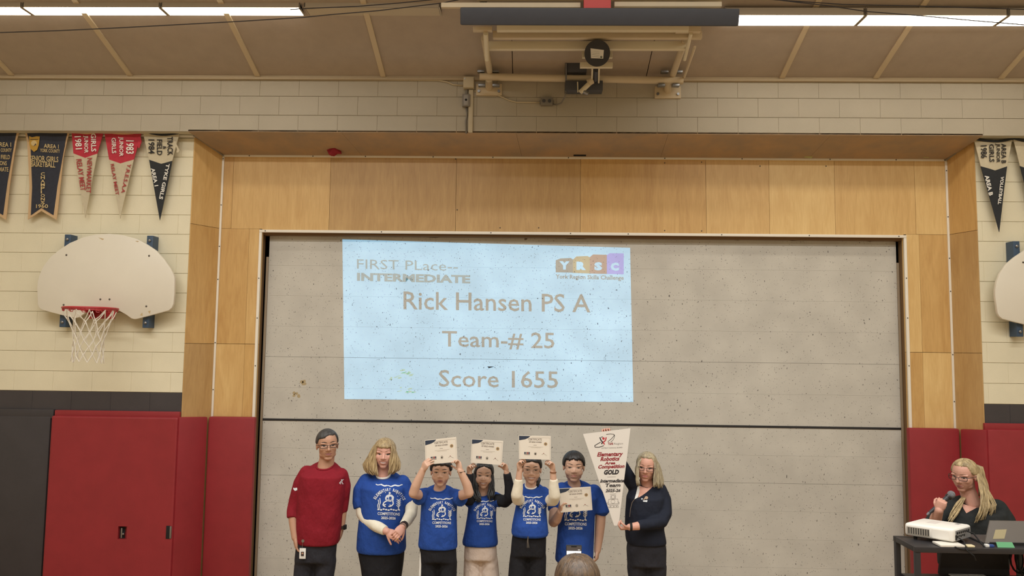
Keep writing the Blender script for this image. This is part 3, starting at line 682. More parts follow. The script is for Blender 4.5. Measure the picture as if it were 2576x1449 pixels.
tag(MB().tube(wp([(1193, 229), (1220, 230), (1250, 238), (1280, 252), (1300, 257), (1330, 257), (1361, 258)]), 0.007, 8).build('cord', M_BOX, None, 180), 'beige cord looping from junction box to outlet box', 'cord')
cable([(1390, 262), (1400, 264), (1412, 259), (1420, 246), (1424, 232)], [YUP-0.02, YUP-0.02, YUP-0.05, YB, YB-0.02], 'grey cord rising from outlet box to the hoist motor', 0.007, 'cord', 'cord', M_GREY)
tag(MB().tube(wp([(860, 199), (1000, 201), (1100, 202), (1125, 206), (1140, 213), (1167, 215)]), 0.007, 8).build('cord', M_BOX, None, 180), 'beige cord along the ceiling line left of the junction box', 'cord')
# ------------------------------------------------------------------ banner rails and banners
M_RAIL = mat('dark_rail', (112, 98, 86), 0.6); M_TRACK = mat('white_track', (226, 220, 204), 0.4)
YBN = -0.07
def rail(x0, x1, y, label):
    o = thing('banner_rail', (P((x0+x1)/2, y, -0.05).x, -0.02, P((x0+x1)/2, y, -0.05).z), label, 'rail')
    a, b = P(x0, y+2, -0.05), P(x1, y+4, -0.05)
    MB().tube([Vector((a.x, -0.05, b.z)), Vector((b.x, -0.05, b.z))], 0.007, 8).build('rod', M_TRACK, o)
    MB().box((a.x, -0.028, b.z-0.006), (b.x, 0, b.z+0.006), 0, 0.002).build('track', M_TRACK, o)
    return o
rail(-60, 486, 338, 'thin white banner rail on the left block wall'); rail(2450, 2640, 350, 'thin white banner rail on the right block wall')
M_NAVY = mat('felt_navy', (50, 52, 62), 0.9, var=0.12, scale=30); M_GOLD = mat('felt_gold', (196, 166, 112), 0.9, var=0.1, scale=30)
M_FRED = mat('felt_red', (186, 52, 66), 0.9, var=0.08, scale=30); M_FGREY = mat('felt_taupe', (200, 188, 160), 0.9, var=0.06, scale=30)
M_FBLK = mat('felt_black', (44, 46, 48), 0.9, var=0.1, scale=30); M_INKW = mat('ink_white', (232, 228, 218), 0.8); M_INKG = mat('ink_gold', (206, 182, 130), 0.8)
M_INKR = mat('ink_red', (168, 62, 62), 0.8); M_INKK = mat('ink_black', (38, 36, 36), 0.8); M_SHIELD = mat('shield_ochre', (190, 148, 60), 0.8); M_PINKB = mat('felt_border_tan', (205, 172, 130), 0.9)
def cloth(poly, name, m, parent, off=0.0, th=0.006, n=2):
    """thin felt sheet cut to a photo outline, gently rippled"""
    pts = [P(x, y, YBN-off) for x, y in poly]
    bm = bmesh.new(); vs = [bm.verts.new(p) for p in pts]; f = bm.faces.new(vs)
    if f.normal.y > 0: f.normal_flip()
    bmesh.ops.triangulate(bm, faces=bm.faces[:])
    bmesh.ops.subdivide_edges(bm, edges=bm.edges[:], cuts=n, use_grid_fill=True)
    bm.normal_update()
    for v in bm.verts: v.co.y += ripple(v.co.x, v.co.z)
    r = bmesh.ops.extrude_face_region(bm, geom=bm.faces[:])
    for g in r['geom']:
        if isinstance(g, bmesh.types.BMVert): g.co.y += th
    bmesh.ops.recalc_face_normals(bm, faces=bm.faces[:])
    return MB().bm(bm).build(name, m, parent, 30)
def ripple(x, z): return 0.006*math.sin(x*23.0+z*1.5)
def bn_map(off): 
    def fn(x, y):
        p = P(x, y, YBN-off); p.y += ripple(p.x, p.z); return p
    return fn
def arcpts(a, b, sag, n=8): return [(a[0]+(b[0]-a[0])*i/n, a[1]+(b[1]-a[1])*i/n+sag*4*(i/n)*(1-i/n)) for i in range(n+1)]
def pennant(tl, tr, vl, vb, vr, tip, m_top, m_bot, rope, label, group='school pennants', sag=7):
    o = thing('pennant', P(*tip, YBN), label, 'pennant', group)
    cloth(arcpts(tl, tr, sag)+[vr, vb, vl], 'upper_felt', m_top, o)
    cloth([vl, vb, vr, tip], 'lower_felt', m_bot, o)
    MB().tube([bn_map(0.003)(*p) for p in arcpts(tl, tr, sag)], 0.013, 6).build('hem', rope, o)
    for c in (tl, tr):
        q = P(c[0], c[1]-2, YBN+0.01); MB().ball(q, 0.014, n=8, k=6).build('clip', M_NAIL, o)
    return o
def vt(pr, s, x0, x1, y0, y1, m, b=0.02, dx=0): pr.text(s, (x0, y0), (dx, y1-y0), (x1-x0, 0), m, b)
def seg(pr, s, a, b, h, m, bold=0.02):      # text from a to b with letter tops to the right
    L = math.hypot(b[0]-a[0], b[1]-a[1]); d = (b[0]-a[0], b[1]-a[1]); pr.text(s, a, d, (-d[1]/L*-h, d[0]/L*-h), m, bold)
INK = [M_INKW, M_INKK, M_INKR, M_INKG, M_SHIELD, M_NAVY]
def swallow(dx, label, texts):
    o = thing('swallowtail_banner', P(105+dx, 550, YBN), label, 'banner', 'navy swallowtail banners')
    L = [(61, 327), (68, 360), (72, 420), (73, 470), (69, 552)]; R = [(177, 330), (170, 352), (159, 400), (151, 470), (141, 553)]
    s = lambda q: [(x+dx, y) for x, y in q]
    cloth(s(arcpts(L[0], R[0], 5)+R[1:]+[(105, 531)]+L[:0:-1]), 'gold_border', M_PINKB, o)
    LI = [(67, 333), (76, 372), (79, 420), (80, 470), (76.5, 541)]; RI = [(169, 335), (162, 362), (152, 405), (143, 470), (133.5, 541)]
    cloth(s(arcpts(LI[0], RI[0], 3)+RI[1:]+[(105, 523)]+LI[:0:-1]), 'navy_felt', M_NAVY, o, 0.004)
    texts(o, dx)
def tx2(o, dx):
    p = Print()
    T = lambda s, x0, x1, y0, y1, sl=0.04, b=0.015: p.text(s, (x0+dx, y1-3), (x1-x0, (x1-x0)*sl), (0, y0-y1+3), 3, b)
    T('AREA 1', 111, 147, 362, 375); T('YORK COUNTY', 102, 150, 374, 386, 0.03); T('SENIOR GIRLS', 74, 146, 391, 408); T('BASKETBALL', 77, 138, 405, 422); T('1960', 91, 121, 514, 526.5, 0.0)
    for i, ch in enumerate('CHAMPIONS'): p.text(ch, (103.5+dx, 442+i*9), (10 if ch != 'I' else 3, 0), (0, -8), 3, 0.02)
    p.build('lettering', INK, o, bn_map(0.011))
    c = Print().poly([(72+dx, 342), (80+dx, 345), (92+dx, 343), (101+dx, 344), (98+dx, 366), (94+dx, 377), (85+dx, 382), (76+dx, 374), (72.5+dx, 362)], 4)
    c.build('crest', INK, o, bn_map(0.011))
    c = Print().disc((85+dx, 360), 8, 3, 12, 7).poly([(79+dx, 364), (82+dx, 356), (85+dx, 360), (88+dx, 354), (91+dx, 364), (85+dx, 368)], 5).line([(75+dx, 350), (97+dx, 351)], 1.2, 5)
    c.build('crest_emblem', INK, o, bn_map(0.0125))
def tx1(o, dx):
    p = Print(); c = -4
    T = lambda s, x0, x1, y0, y1, sl=0.04: p.text(s, (x0, y1-3), (x1-x0, (x1-x0)*sl), (0, y0-y1+3), 3, 0.015)
    T('AREA 1', -12, 28.5, 357, 371); T('YORK COUNTY', -20, 30, 372, 384, 0.03); T('TRACK & FIELD', -44, 25.5, 387, 401); T('CHAMPIONS', -34, 16.5, 403, 417); T('INTERMEDIATE', -44, 21, 418, 432)
    p.build('lettering', INK, o, bn_map(0.011))
swallow(-127, 'navy swallowtail banner cut off at the left edge of the picture', tx1)
swallow(0, 'navy swallowtail banner with gold shield reading SENIOR GIRLS BASKETBALL 1960', tx2)
o = pennant((180.5, 328), (261, 328), (185, 386), (213.5, 397), (245.5, 387), (213.5, 548), M_FRED, M_FGREY, M_PINKB, 'red and taupe pennant reading GIRLS JUNIOR 1981')
p = Print(); seg(p, 'GIRLS', (229, 336), (230, 382), 13, 0); seg(p, 'JUNIOR', (208, 341), (208, 385), 14, 0); seg(p, '1981', (187, 343), (190, 376), 16, 0)
seg(p, 'NEWMARKET', (219, 397), (216, 485), 13, 2); seg(p, 'RELAY MEET', (191, 401), (202, 480), 13, 2); p.build('lettering', INK, o, bn_map(0.0075))
o = pennant((261, 329), (357, 329), (273.7, 401), (303.8, 411.6), (335.8, 401), (302.8, 550), M_FRED, M_FGREY, M_PINKB, 'red and taupe pennant reading 1983 JUNIOR GIRLS')
p = Print(); seg(p, '1983', (317, 353), (317, 387), 19, 0); seg(p, 'JUNIOR', (298, 344.6), (298, 394), 13, 0); seg(p, 'GIRLS', (279.5, 346.6), (281, 386), 12, 0)
seg(p, 'Y.R.E.S.A.A', (321, 411), (305, 485), 9, 2); seg(p, 'RELAY MEET', (277, 413), (291, 491), 9, 2); p.build('lettering', INK, o, bn_map(0.0075))
cloth([(353, 340), (356, 356), (350, 372), (346, 371), (349, 356), (347, 342)], 'loose_tie', M_FRED, o, 0.004)
o = pennant((359, 329), (452, 334), (375.6, 402), (404.7, 411.6), (433.8, 404.8), (401.4, 554), M_FGREY, M_FBLK, M_FBLK, 'taupe and black pennant reading TRACK & FIELD 1984')
p = Print(); seg(p, 'TRACK', (420, 344.6), (421, 391), 15, 1); seg(p, '&', (409, 367), (409, 375), 9, 1); seg(p, 'FIELD', (394, 350.5), (394, 390), 13, 1); seg(p, '1984', (373.6, 351), (374, 387), 15, 1)
seg(p, 'TYKE GIRLS', (418, 411), (399, 500), 9.5, 0, 0.03); seg(p, 'AREA 1', (380, 424), (389, 469), 9, 0, 0.03); p.build('lettering', INK, o, bn_map(0.0075))
cloth([(441, 352), (445, 364), (452, 378), (449, 384), (444, 384), (446, 376), (440, 364)], 'loose_tie', M_FGREY, o, 0.004)
def right_pen(dx, label, text):
    o = pennant((2451+dx, 348), (2546+dx, 349), (2468+dx, 418), (2502.5+dx, 429), (2534.5+dx, 418), (2513+dx, 584), M_FGREY, M_FBLK, M_FBLK, label)
    if text:
        p = Print(); seg(p, 'AREA B', (2520, 361), (2520, 410.5), 12, 1); seg(p, 'JUNIOR', (2503.6, 361), (2503.6, 409), 13, 1); seg(p, 'GIRLS', (2487, 363), (2488, 408), 13, 1); seg(p, '1986', (2467, 366), (2468, 398), 15, 1)
        seg(p, 'VOLLEYBALL', (2518, 443), (2509, 514), 9, 0, 0.035); seg(p, 'AREA B', (2477, 442), (2488, 493), 10, 0, 0.035); p.build('lettering', INK, o, bn_map(0.0075))
right_pen(0, 'taupe and black pennant reading AREA B JUNIOR GIRLS 1986', True); right_pen(97, 'taupe and black pennant cut off at the right edge of the picture', False)

# ------------------------------------------------------------------ basketball hoops
M_BB = mat('backboard_cream', (226, 218, 200), 0.35, var=0.02, scale=4); M_BLUE = mat('bracket_blue_steel', (58, 78, 100), 0.45)
M_RIM = mat('rim_red', (176, 50, 54), 0.4); M_NET = mat('net_white_cord', (228, 220, 204), 0.8); M_SCUFF = mat('scuff_tan', (196, 172, 130), 0.7)
YBD = -0.16
OUT = [(275, 587.6), (310, 591.5), (344, 601), (370, 615), (392, 630), (412, 652), (428, 675), (437, 692), (439, 700), (439, 715), (438, 740), (436, 764), (432, 774), (424, 781), (395, 789), (368, 796), (345, 802), (338, 803), (330, 801),
       (316, 791), (300, 782), (292, 779.5), (262, 777), (231, 777), (222, 780), (210, 790), (199, 798), (190, 800), (182, 799), (156.6, 793), (125, 785), (104, 779), (97, 772), (94.5, 764), (93, 725), (94.5, 708), (100, 688), (110, 668), (127, 646), (148, 629), (175, 611), (209, 597), (240, 589.5)]
def hoop(label, off, full=True):
    org = P(228, 778, YBD)+off
    o = thing('basketball_hoop', org, label, 'basketball hoop', 'wall-mounted basketball hoops')
    PP = lambda x, y, Y: P(x, y, Y)+off
    mb = MB(); pts = [PP(x, y, YBD) for x, y in OUT]
    bm = bmesh.new(); vs = [bm.verts.new(p) for p in pts]; f = bm.faces.new(vs)
    r = bmesh.ops.extrude_face_region(bm, geom=[f])
    for g in r['geom']:
        if isinstance(g, bmesh.types.BMVert): g.co.y += 0.035
    bmesh.ops.recalc_face_normals(bm, faces=bm.faces[:])
    ed = [e for e in bm.edges if abs(e.verts[0].co.y-e.verts[1].co.y) < 1e-5]
    bmesh.ops.bevel(bm, geom=ed, offset=0.006, segments=2, affect='EDGES', profile=0.5)
    mb.bm(bm).build('backboard', M_BB, o, 35)
    for (xa, ya, xb, yb) in ((176, 591, 163, 823), (382, 594, 370, 825)):
        a, b = PP(xa, ya, YBD+0.08), PP(xb, yb, YBD+0.08); w2 = 0.031
        MB().box((a.x-w2, YBD+0.045, b.z), (a.x+w2, -0.001, a.z), 0, 0.004).build('wall_bracket', M_BLUE, o)
        for z in (a.z-0.05, b.z+0.05): MB().ball((a.x, YBD+0.04, z), (0.016, 0.012, 0.016), n=10, k=6).build('bracket_bolt', M_STEEL, o)
    for x, y in ((167, 641.5), (375, 643.5), (368, 770.5), (160, 767), (252.5, 753), (275.5, 753)):
        q = PP(x, y, YBD); MB().ball(q, (0.010, 0.006, 0.010), n=10, k=6).build('bolt', M_NAIL, o)
    sc = Print().poly([(247, 597), (262, 601), (258, 604)], 0).poly([(352, 793), (358, 786), (359, 795)], 0).poly([(372, 783), (379, 781), (377, 790)], 0).poly([(340, 606), (350, 606), (346, 609)], 0)
    sc.build('scuff', M_SCUFF, o, lambda x, y: PP(x, y, YBD-0.001))
    rc = P(228, 776, YBD-0.36)+off; R = 0.2286
    MB().tube([rc+Vector((R*math.cos(2*math.pi*i/40), R*math.sin(2*math.pi*i/40), 0)) for i in range(41)], 0.011, 10, cap=False).build('rim', M_RIM, o, 180)
    # mounting plate and braces
    cx = PP(258, 780, YBD).x
    MB().box((cx-0.13, YBD-0.012, rc.z-0.085), (cx+0.13, YBD, rc.z+0.012), 0, 0.003).build('rim_plate', M_RIM, o)
    for s in (-1, 1):
        a = Vector((cx+s*0.08, YBD-0.01, rc.z)); b = Vector((cx+s*0.08, rc.y+R*0.85, rc.z))
        MB().prism([(a.x-0.006, a.y, rc.z+0.006), (a.x-0.006, b.y, rc.z+0.006), (a.x-0.006, b.y, rc.z-0.012), (a.x-0.006, a.y, rc.z-0.09)], (0.012, 0, 0)).build('rim_brace', M_RIM, o)
    MB().box((cx-0.1, YBD-0.15, rc.z-0.006), (cx+0.1, YBD-0.005, rc.z+0.006), 0, 0.002).build('rim_shelf', M_RIM, o)
    hk = MB()
    for i in range(12):
        a = 2*math.pi*(i+0.5)/12; c = rc+Vector((R*math.cos(a), R*math.sin(a), -0.012)); t = Vector((-math.sin(a), math.cos(a), 0))
        hk.tube([c+t*0.022+Vector((0, 0, 0.006)), c+t*0.012-Vector((0, 0, 0.016)), c-t*0.012-Vector((0, 0, 0.016)), c-t*0.022+Vector((0, 0, 0.006))], 0.004, 5)
    hk.build('net_hooks', M_RIM, o)
    # net: straight upper loops, then diamonds
    prof = [(0.0, 0.2286), (0.10, 0.178), (0.21, 0.138), (0.28, 0.129), (0.35, 0.126), (0.42, 0.130), (0.49, 0.136)]
    rn = random.Random(4); node = {}
    for l, (dz, rr) in enumerate(prof):
        for i in range(12):
            a = 2*math.pi*(i+0.5*(l % 2))/12+rn.uniform(-.06, .06)
            node[l, i] = rc+Vector((rr*math.cos(a)*(1+rn.uniform(-.05, .05)), rr*math.sin(a), -0.018-dz-rn.uniform(-.012, .012)*(l > 1)))
    nb = MB()
    for l in range(len(prof)-1):
        for i in range(12):
            if l == 0:     # loops: two cords from each hook down to level 1/2
                for k in ((i), (i-1) % 12): nb.tube([node[0, i], node[1, k].lerp(node[0, i], 0.5)+Vector((0, 0, -0.01)), node[1, k]], 0.0042, 5)
            else:
                ks = (i, (i+1) % 12) if l % 2 else (i, (i-1) % 12)
                for k in ks: nb.tube([node[l, i], node[l+1, k]], 0.0038, 5)
            if l: nb.ball(node[l, i], 0.007, n=5, k=4)
    nb.build('net', M_NET, o)
    return o
hoop('cream fan-shaped backboard with red rim and white net on the left wall', Vector((0, 0, 0)))
dx = P(2503, 720, YBD).x-P(93, 725, YBD).x; dz = P(2530, 812, YBD).z-P(140, 789, YBD).z
hoop('cream fan-shaped backboard cut off at the right edge of the picture', Vector((dx, 0, dz)))

# ------------------------------------------------------------------ small things caught on the ledge of the wood recess
rn = random.Random(9)
q = P(841, 379, YIN-0.10); mb = MB()
bm = bmesh.new(); bmesh.ops.create_icosphere(bm, subdivisions=3, radius=1)
for v in bm.verts:
    k = 1+0.18*math.sin(v.co.x*5+1)*math.cos(v.co.z*6)+rn.uniform(-.05, .05)
    v.co = q+Vector((v.co.x*0.075*k, v.co.y*0.06*k, v.co.z*0.05*k+0.012*math.sin(v.co.x*4)))
tag(mb.bm(bm).build('bean_bag', mat('bean_bag_red', (150, 30, 46), 0.8), None, 60), 'small crumpled red bean bag stuck on the ledge above the wooden panel', 'bean bag')
M_SCRAP = mat('scrap_yellow_green', (196, 196, 130), 0.8)
for (pts, lb) in (([(2023, 396), (2027, 387), (2036, 391), (2045, 395), (2040, 398)], 'pale green paper scrap above the white trim, left of the other scrap'), ([(2322, 397), (2327, 386), (2332, 392), (2337, 397)], 'pale yellow paper scrap near the top right corner of the recess')):
    tag(MB().prism([P(x, y, YIN-0.05) for x, y in pts], (0, 0.012, 0.004)).build('paper_scrap', M_SCRAP), lb, 'paper')
tag(MB().box(tuple(P(1443, 392, YIN-0.06)), tuple(P(1474, 389, YIN-0.04)), 0, 0.002).build('thin_stick', M_DARK), 'thin dark stick lying on the ledge above the wooden panel', 'stick')
# ------------------------------------------------------------------ people
def smooth01(a, b, x):
    t = min(1, max(0, (x-a)/(b-a))); return t*t*(3-2*t)
def head_frame(yaw, roll=0.0, pitch=0.0):
    """side, forward, up axes; yaw>0 turns to the picture's right, roll>0 tips the crown to the right, pitch>0 looks up"""
    a, r, p = math.radians(yaw), math.radians(roll), math.radians(pitch)
    f0 = Vector((math.sin(a), -math.cos(a), 0)); s0 = Vector((math.cos(a), math.sin(a), 0)); u0 = Vector((0, 0, 1))
    f = f0*math.cos(p)+u0*math.sin(p); u1 = u0*math.cos(p)-f0*math.sin(p)
    s = s0*math.cos(r)-u1*math.sin(r); u = u1*math.cos(r)+s0*math.sin(r)
    return s, f, u
class Head:
    def __init__(h, eye, Y, H, yaw, roll=0, pitch=0, wide=1.0, jaw=1.0, young=False):
        h.young = young
        h.H = H; h.s, h.f, h.u = head_frame(yaw, roll, pitch); h.wide = wide; h.jaw = jaw
        h.c = P(eye[0], eye[1], Y+h.f.y*0.33*H)-h.f*0.33*H
    def at(h, s, f, u): return h.c+(h.s*s+h.f*f+h.u*u)*h.H
    def build(h, mb, neck, nr):
        H = h.H; w = h.wide; ax = (h.s, h.f, h.u); B = lambda s, f, u, r: mb.ball(h.at(s, f, u), tuple(q*H for q in r), ax, 24, 14)
        B(0, -.06, .12, (.335*w, .42, .375)); B(0, .09, -.12, (.285*w, .275, .33)); B(0, .13, -.27, (.20*w*h.jaw, .19, .20)); B(0, .22, -.415, (.115*w*h.jaw, .095, .08))
        for q in (-1, 1):
            B(q*.155*w, .205, -.10, (.12, .12, .13)); B(q*.335*w, -.04, -.03, (.035, .085, .125)); B(q*.16*w*h.jaw, .06, -.30, (.09, .14, .10)); B(q*.055, .35, -.145, (.042, .045, .036))
            B(q*.15, .275, .075, (.12, .06, .035))
        B(0, .31, -.30, (.11, .055, .05))
        nz = .025 if h.young else 0
        mb.chain([(h.at(0, .312-nz, .06), .035*H), (h.at(0, .36-nz, -.04), .04*H), (h.at(0, .405-nz*1.4, -.125), .052*H)], n=12)
        if h.young:
            for q in (-1, 1): B(q*.17*w, .17, -.16, (.135, .14, .15)); B(q*.11, .26, -.02, (.16, .06, .14))
        mb.chain([(h.at(0, -.07, -.22), nr*1.05), (h.at(0, -.10, -.45), nr), (neck, nr*1.12)], n=18)
    def patch(h, pts, bvh, off, name, m, parent, grid=None):
        """small facial feature given in (side, up) head units, laid on the face"""
        pr = Print(); n = len(pts); c = (sum(p[0] for p in pts)/n, sum(p[1] for p in pts)/n)
        P2 = []; F = []
        P2.append(c)
        for k in (0.5, 1.0): P2 += [(c[0]+(p[0]-c[0])*k, c[1]+(p[1]-c[1])*k) for p in pts]
        for i in range(n):
            j = (i+1) % n; F.append([0, 1+i, 1+j]); F.append([1+i, 1+n+i, 1+n+j, 1+j])
        def fn(x, y):
            o = h.at(x, 1.2, y); r = bvh.ray_cast(o, -h.f); return (r[0]+h.f*off) if r[0] is not None else None
        return pr.add(P2, F).build(name, m, parent, fn)
def strip_pts(line, w0, w1=None):
    """closed outline around a curved stroke with thickness w0 in the middle, w1 at ends"""
    w1 = w0*0.3 if w1 is None else w1; up = []; dn = []; n = len(line)
    for i, (x, y) in enumerate(line):
        t = abs(2*i/(n-1)-1); w_ = w0+(w1-w0)*t; up.append((x, y+w_/2)); dn.append((x, y-w_/2))
    return up+dn[::-1]
M_EYE = mat('eye_white', (214, 206, 196), 0.3); M_IRIS = mat('eye_dark', (42, 30, 26), 0.25); M_LASH = mat('lash_dark', (48, 34, 28), 0.7)
M_TEETH = mat('teeth', (206, 192, 178), 0.4); M_MOUTH = mat('mouth_dark', (112, 60, 54), 0.6)
def face(h, bvh, root, lip, brow, mouth='closed', eye=0.028, brow_w=0.03, brow_y=0.105):
    for q in (-1, 1):
        cx = q*.148
        e = [(cx+.068*math.cos(2*math.pi*i/14), eye*0.75*math.sin(2*math.pi*i/14)+0.004*q*math.cos(2*math.pi*i/14)) for i in range(14)]
        h.patch(e, bvh, .0010, 'eye', M_EYE, root)
        h.patch([(cx+.030*math.cos(2*math.pi*i/12), max(-eye*.72, min(eye*.72, .03*math.sin(2*math.pi*i/12)))) for i in range(12)], bvh, .0020, 'iris', M_IRIS, root)
        h.patch(strip_pts([(cx+.074*(2*i/8-1), eye*.72*(1-(2*i/8-1)**2)+.004) for i in range(9)], .020, .012), bvh, .0024, 'eyelashes', M_LASH, root)
        h.patch(strip_pts([(cx+.095*(2*i/8-1), brow_y+.018*(1-(2*i/8-1)**2)) for i in range(9)], brow_w, brow_w*.4), bvh, .0018, 'eyebrow', brow, root)
    my = -.268
    if mouth == 'closed':
        h.patch(strip_pts([(.115*(2*i/10-1), my+.016+.008*math.cos((2*i/10-1)*6)) for i in range(11)], .034, .006), bvh, .0015, 'upper_lip', lip, root)
        h.patch(strip_pts([(.095*(2*i/10-1), my-.022+.012*(2*i/10-1)**2) for i in range(11)], .040, .006), bvh, .0015, 'lower_lip', lip, root)
        h.patch(strip_pts([(.118*(2*i/10-1), my+.002*(2*i/10-1)**2) for i in range(11)], .010, .005), bvh, .0026, 'mouth_line', M_MOUTH, root)
    elif mouth == 'open':
        h.patch(strip_pts([(.105*(2*i/10-1), my+.022) for i in range(11)], .034, .006), bvh, .0015, 'upper_lip', lip, root)
        h.patch(strip_pts([(.095*(2*i/10-1), my-.05+.03*(2*i/10-1)**2) for i in range(11)], .046, .008), bvh, .0015, 'lower_lip', lip, root)
        h.patch(strip_pts([(.10*(2*i/10-1), my-.010) for i in range(11)], .044, .008), bvh, .0026, 'mouth_opening', M_MOUTH, root)
    else:
        c = .045
        h.patch(strip_pts([(.142*(2*i/10-1), my-.026+c*(2*i/10-1)**2) for i in range(11)], .070, .012), bvh, .0015, 'lips', lip, root)
        h.patch(strip_pts([(.115*(2*i/10-1), my-.022+c*.8*(2*i/10-1)**2) for i in range(11)], .028, .004), bvh, .0026, 'teeth', M_TEETH, root)
        h.patch(strip_pts([(.150*(2*i/10-1), my-.002+c*.75*(2*i/10-1)**2) for i in range(11)], .008, .004), bvh, .0030, 'mouth_line', M_MOUTH, root)
def glasses(h, root, m, lens=None, y=0.0, w=.125, hh=.062, thick=.009):
    mb = MB(); f0 = .44
    for q in (-1, 1):
        ring = []
        for i in range(21):
            a = 2*math.pi*i/20; x = math.copysign(abs(math.cos(a))**.6, math.cos(a)); z = math.copysign(abs(math.sin(a))**.6, math.sin(a))
            ring.append(h.at(q*.165+x*w, f0-.06*abs(q*.165+x*w)/.3, y-.01+z*hh))
        mb.tube(ring, thick*h.H, 6, cap=False)
        mb.tube([h.at(q*.29, f0-.06, y+.03), h.at(q*.345*h.wide, .25, y+.03), h.at(q*.36*h.wide, -.02, y+.02)], thick*h.H, 6)
    mb.tube([h.at(-.045, f0, y+.02), h.at(0, f0+.015, y+.03), h.at(.045, f0, y+.02)], thick*h.H, 6)
    g = mb.build('glasses', m, root, 180)
    if lens:
        for q in (-1, 1):
            pts = [h.at(q*.165+math.copysign(abs(math.cos(2*math.pi*i/20))**.6, math.cos(2*math.pi*i/20))*w, f0-.06*.55, y-.01+math.copysign(abs(math.sin(2*math.pi*i/20))**.6, math.sin(2*math.pi*i/20))*hh) for i in range(20)]
            MB().prism(pts, h.f*.001).build('lens', lens, g)
def hair_cap(h, front, side, back, thick, m, root, fringe=6.0, seed=0, part=None, name='hair', fside=52, vol=(1, 1, 1), inner=-.07):
    """shell that hugs the skull and dives under the skin at the hairline"""
    n, k = 72, 44; H = h.H; rn = random.Random(seed); ph = [rn.uniform(0, 6.28) for _ in range(4)]; v = []
    for i in range(k+1):
        el = -math.pi/2+math.pi*i/k
        for j in range(n):
            az = 2*math.pi*j/n; az = az-2*math.pi if az > math.pi else az; d = abs(math.degrees(az)); e = math.degrees(el)
            if d < fside: th = front(math.degrees(az)) if callable(front) else front
            elif d < fside+28: t = smooth01(fside, fside+28, d); fr = front(math.copysign(fside, az)) if callable(front) else front; th = fr*(1-t)+side*t
            elif d < 112: th = side
            else: t = smooth01(112, 150, d); th = side*(1-t)+back*t
            th += fringe*(math.sin(az*9+ph[0])*.5+math.sin(az*23+ph[1])*.35+math.sin(az*41+ph[2])*.25)*(1 if d < 80 else .4)
            mk = smooth01(th-5, th+5, e)
            tt = inner+mk*(-inner+thick*(0.75+.25*math.sin(el))+.006*math.sin(az*17+ph[3]+el*3))
            if part is not None and d < 60: tt -= .03*mk*math.exp(-((az-part)/.10)**2)*smooth01(20, 45, e)
            x = .345*h.wide*math.cos(el)*math.sin(az)*(1+tt*vol[0]*2.6); y = .42*math.cos(el)*math.cos(az)*(1+tt*vol[1]*2.2); z = .375*math.sin(el)*(1+tt*vol[2]*2.4)
            v.append(h.at(x, -.06+y, .12+z))
    f = [[i*n+j, i*n+(j+1) % n, (i+1)*n+(j+1) % n, (i+1)*n+j] for i in range(k) for j in range(n)]
    return mesh_obj(name, v, f, m, root, None, 180)
def locks(A, B, n, r, Y, dyA, dyB, m, root, name='hair_locks', seed=1, wave=0.006, taper=.25, flat=.7):
    """hair hanging in n tapering locks between two photo-space guide paths"""
    n = int(n*2.2); r = r*.62; rn = random.Random(seed); mb = MB(); K = 10
    def samp(path, t):
        x = t*(len(path)-1); i = min(int(x), len(path)-2); q = x-i
        return [path[i][c]*(1-q)+path[i+1][c]*q for c in (0, 1)]
    for i in range(n):
        s = (i+rn.uniform(-.3, .3))/max(1, n-1); s = min(1, max(0, s)); pts = []; rs = []; ph = rn.uniform(0, 6.28); e = rn.uniform(.86, 1.0); dd = rn.uniform(-.012, .012)
        for j in range(K+1):
            t = e*j/K; a, b = samp(A, t), samp(B, t); x, y = a[0]*(1-s)+b[0]*s, a[1]*(1-s)+b[1]*s
            dy = (dyA[0]*(1-t)+dyA[1]*t)*(1-s)+(dyB[0]*(1-t)+dyB[1]*t)*s
            p = P(x, y, Y+dy+dd); p += Vector((wave*math.sin(ph+t*7), wave*.6*math.cos(ph+t*6), 0))*min(1, t*2.5); pts.append(p); rs.append(r*(1 if t < .55 else 1-(1-taper)*(t-.55)/.45))
        mb.tube(pts, rs, 7, flat=flat)
    return mb.build(name, m, root, 180)

def hand_mesh(mb, wrist, d, n, L, curl=(25, 35, 25), thumb=1, tcurl=20, spread=6, wr=None):
    """palm, four jointed fingers of unequal length and a thumb from the palm's side. d: wrist to knuckles, n: palm normal, thumb: +-1 side"""
    d = d.normalized(); n = (n-d*n.dot(d)).normalized(); s = d.cross(n)*thumb
    r = L*.047
    rows = [(0.0, .145, .10), (.10, .17, .11), (.25, .215, .10), (.42, .225, .085), (.50, .20, .07)]
    rings = []
    for t, hw, th in rows: rings.append([wrist+d*L*t+s*math.cos(a)*L*hw+n*math.sin(a)*L*th for a in [2*math.pi*i/14 for i in range(14)]])
    mb.loft(rings)
    for i, (off, fl) in enumerate(((.155, .40), (.055, .455), (-.05, .43), (-.15, .335))):
        ang = math.radians((1.5-i)*spread); dd = d*math.cos(ang)+s*math.sin(ang); p = wrist+d*L*.47+s*off*L; c = [(p-dd*L*.06, r*1.05), (p, r*1.02)]; a = 0
        for j, q in enumerate((.45, .31, .24)):
            a += math.radians(curl[j]*(1+.06*i)); p = p+(dd*math.cos(a)+n*math.sin(a))*fl*L*q; c.append((p, r*(1-.1*(j+1))))
        mb.chain(c, n=10)
    p = wrist+d*L*.16+s*L*.15+n*L*.01; t1 = (d*.72+s*.62+n*.32).normalized(); c = [(wrist+d*L*.08+s*L*.06, r*1.35), (p, r*1.3)]
    t2 = t1
    for j, q in enumerate((.17, .15, .12)):
        p = p+t2*L*q; c.append((p, r*(1.15-.1*j))); a = math.radians(tcurl*(j+1)); t2 = (t1*math.cos(a)+(n*.75-s*.65).normalized()*math.sin(a)).normalized()
    mb.chain(c, n=10)

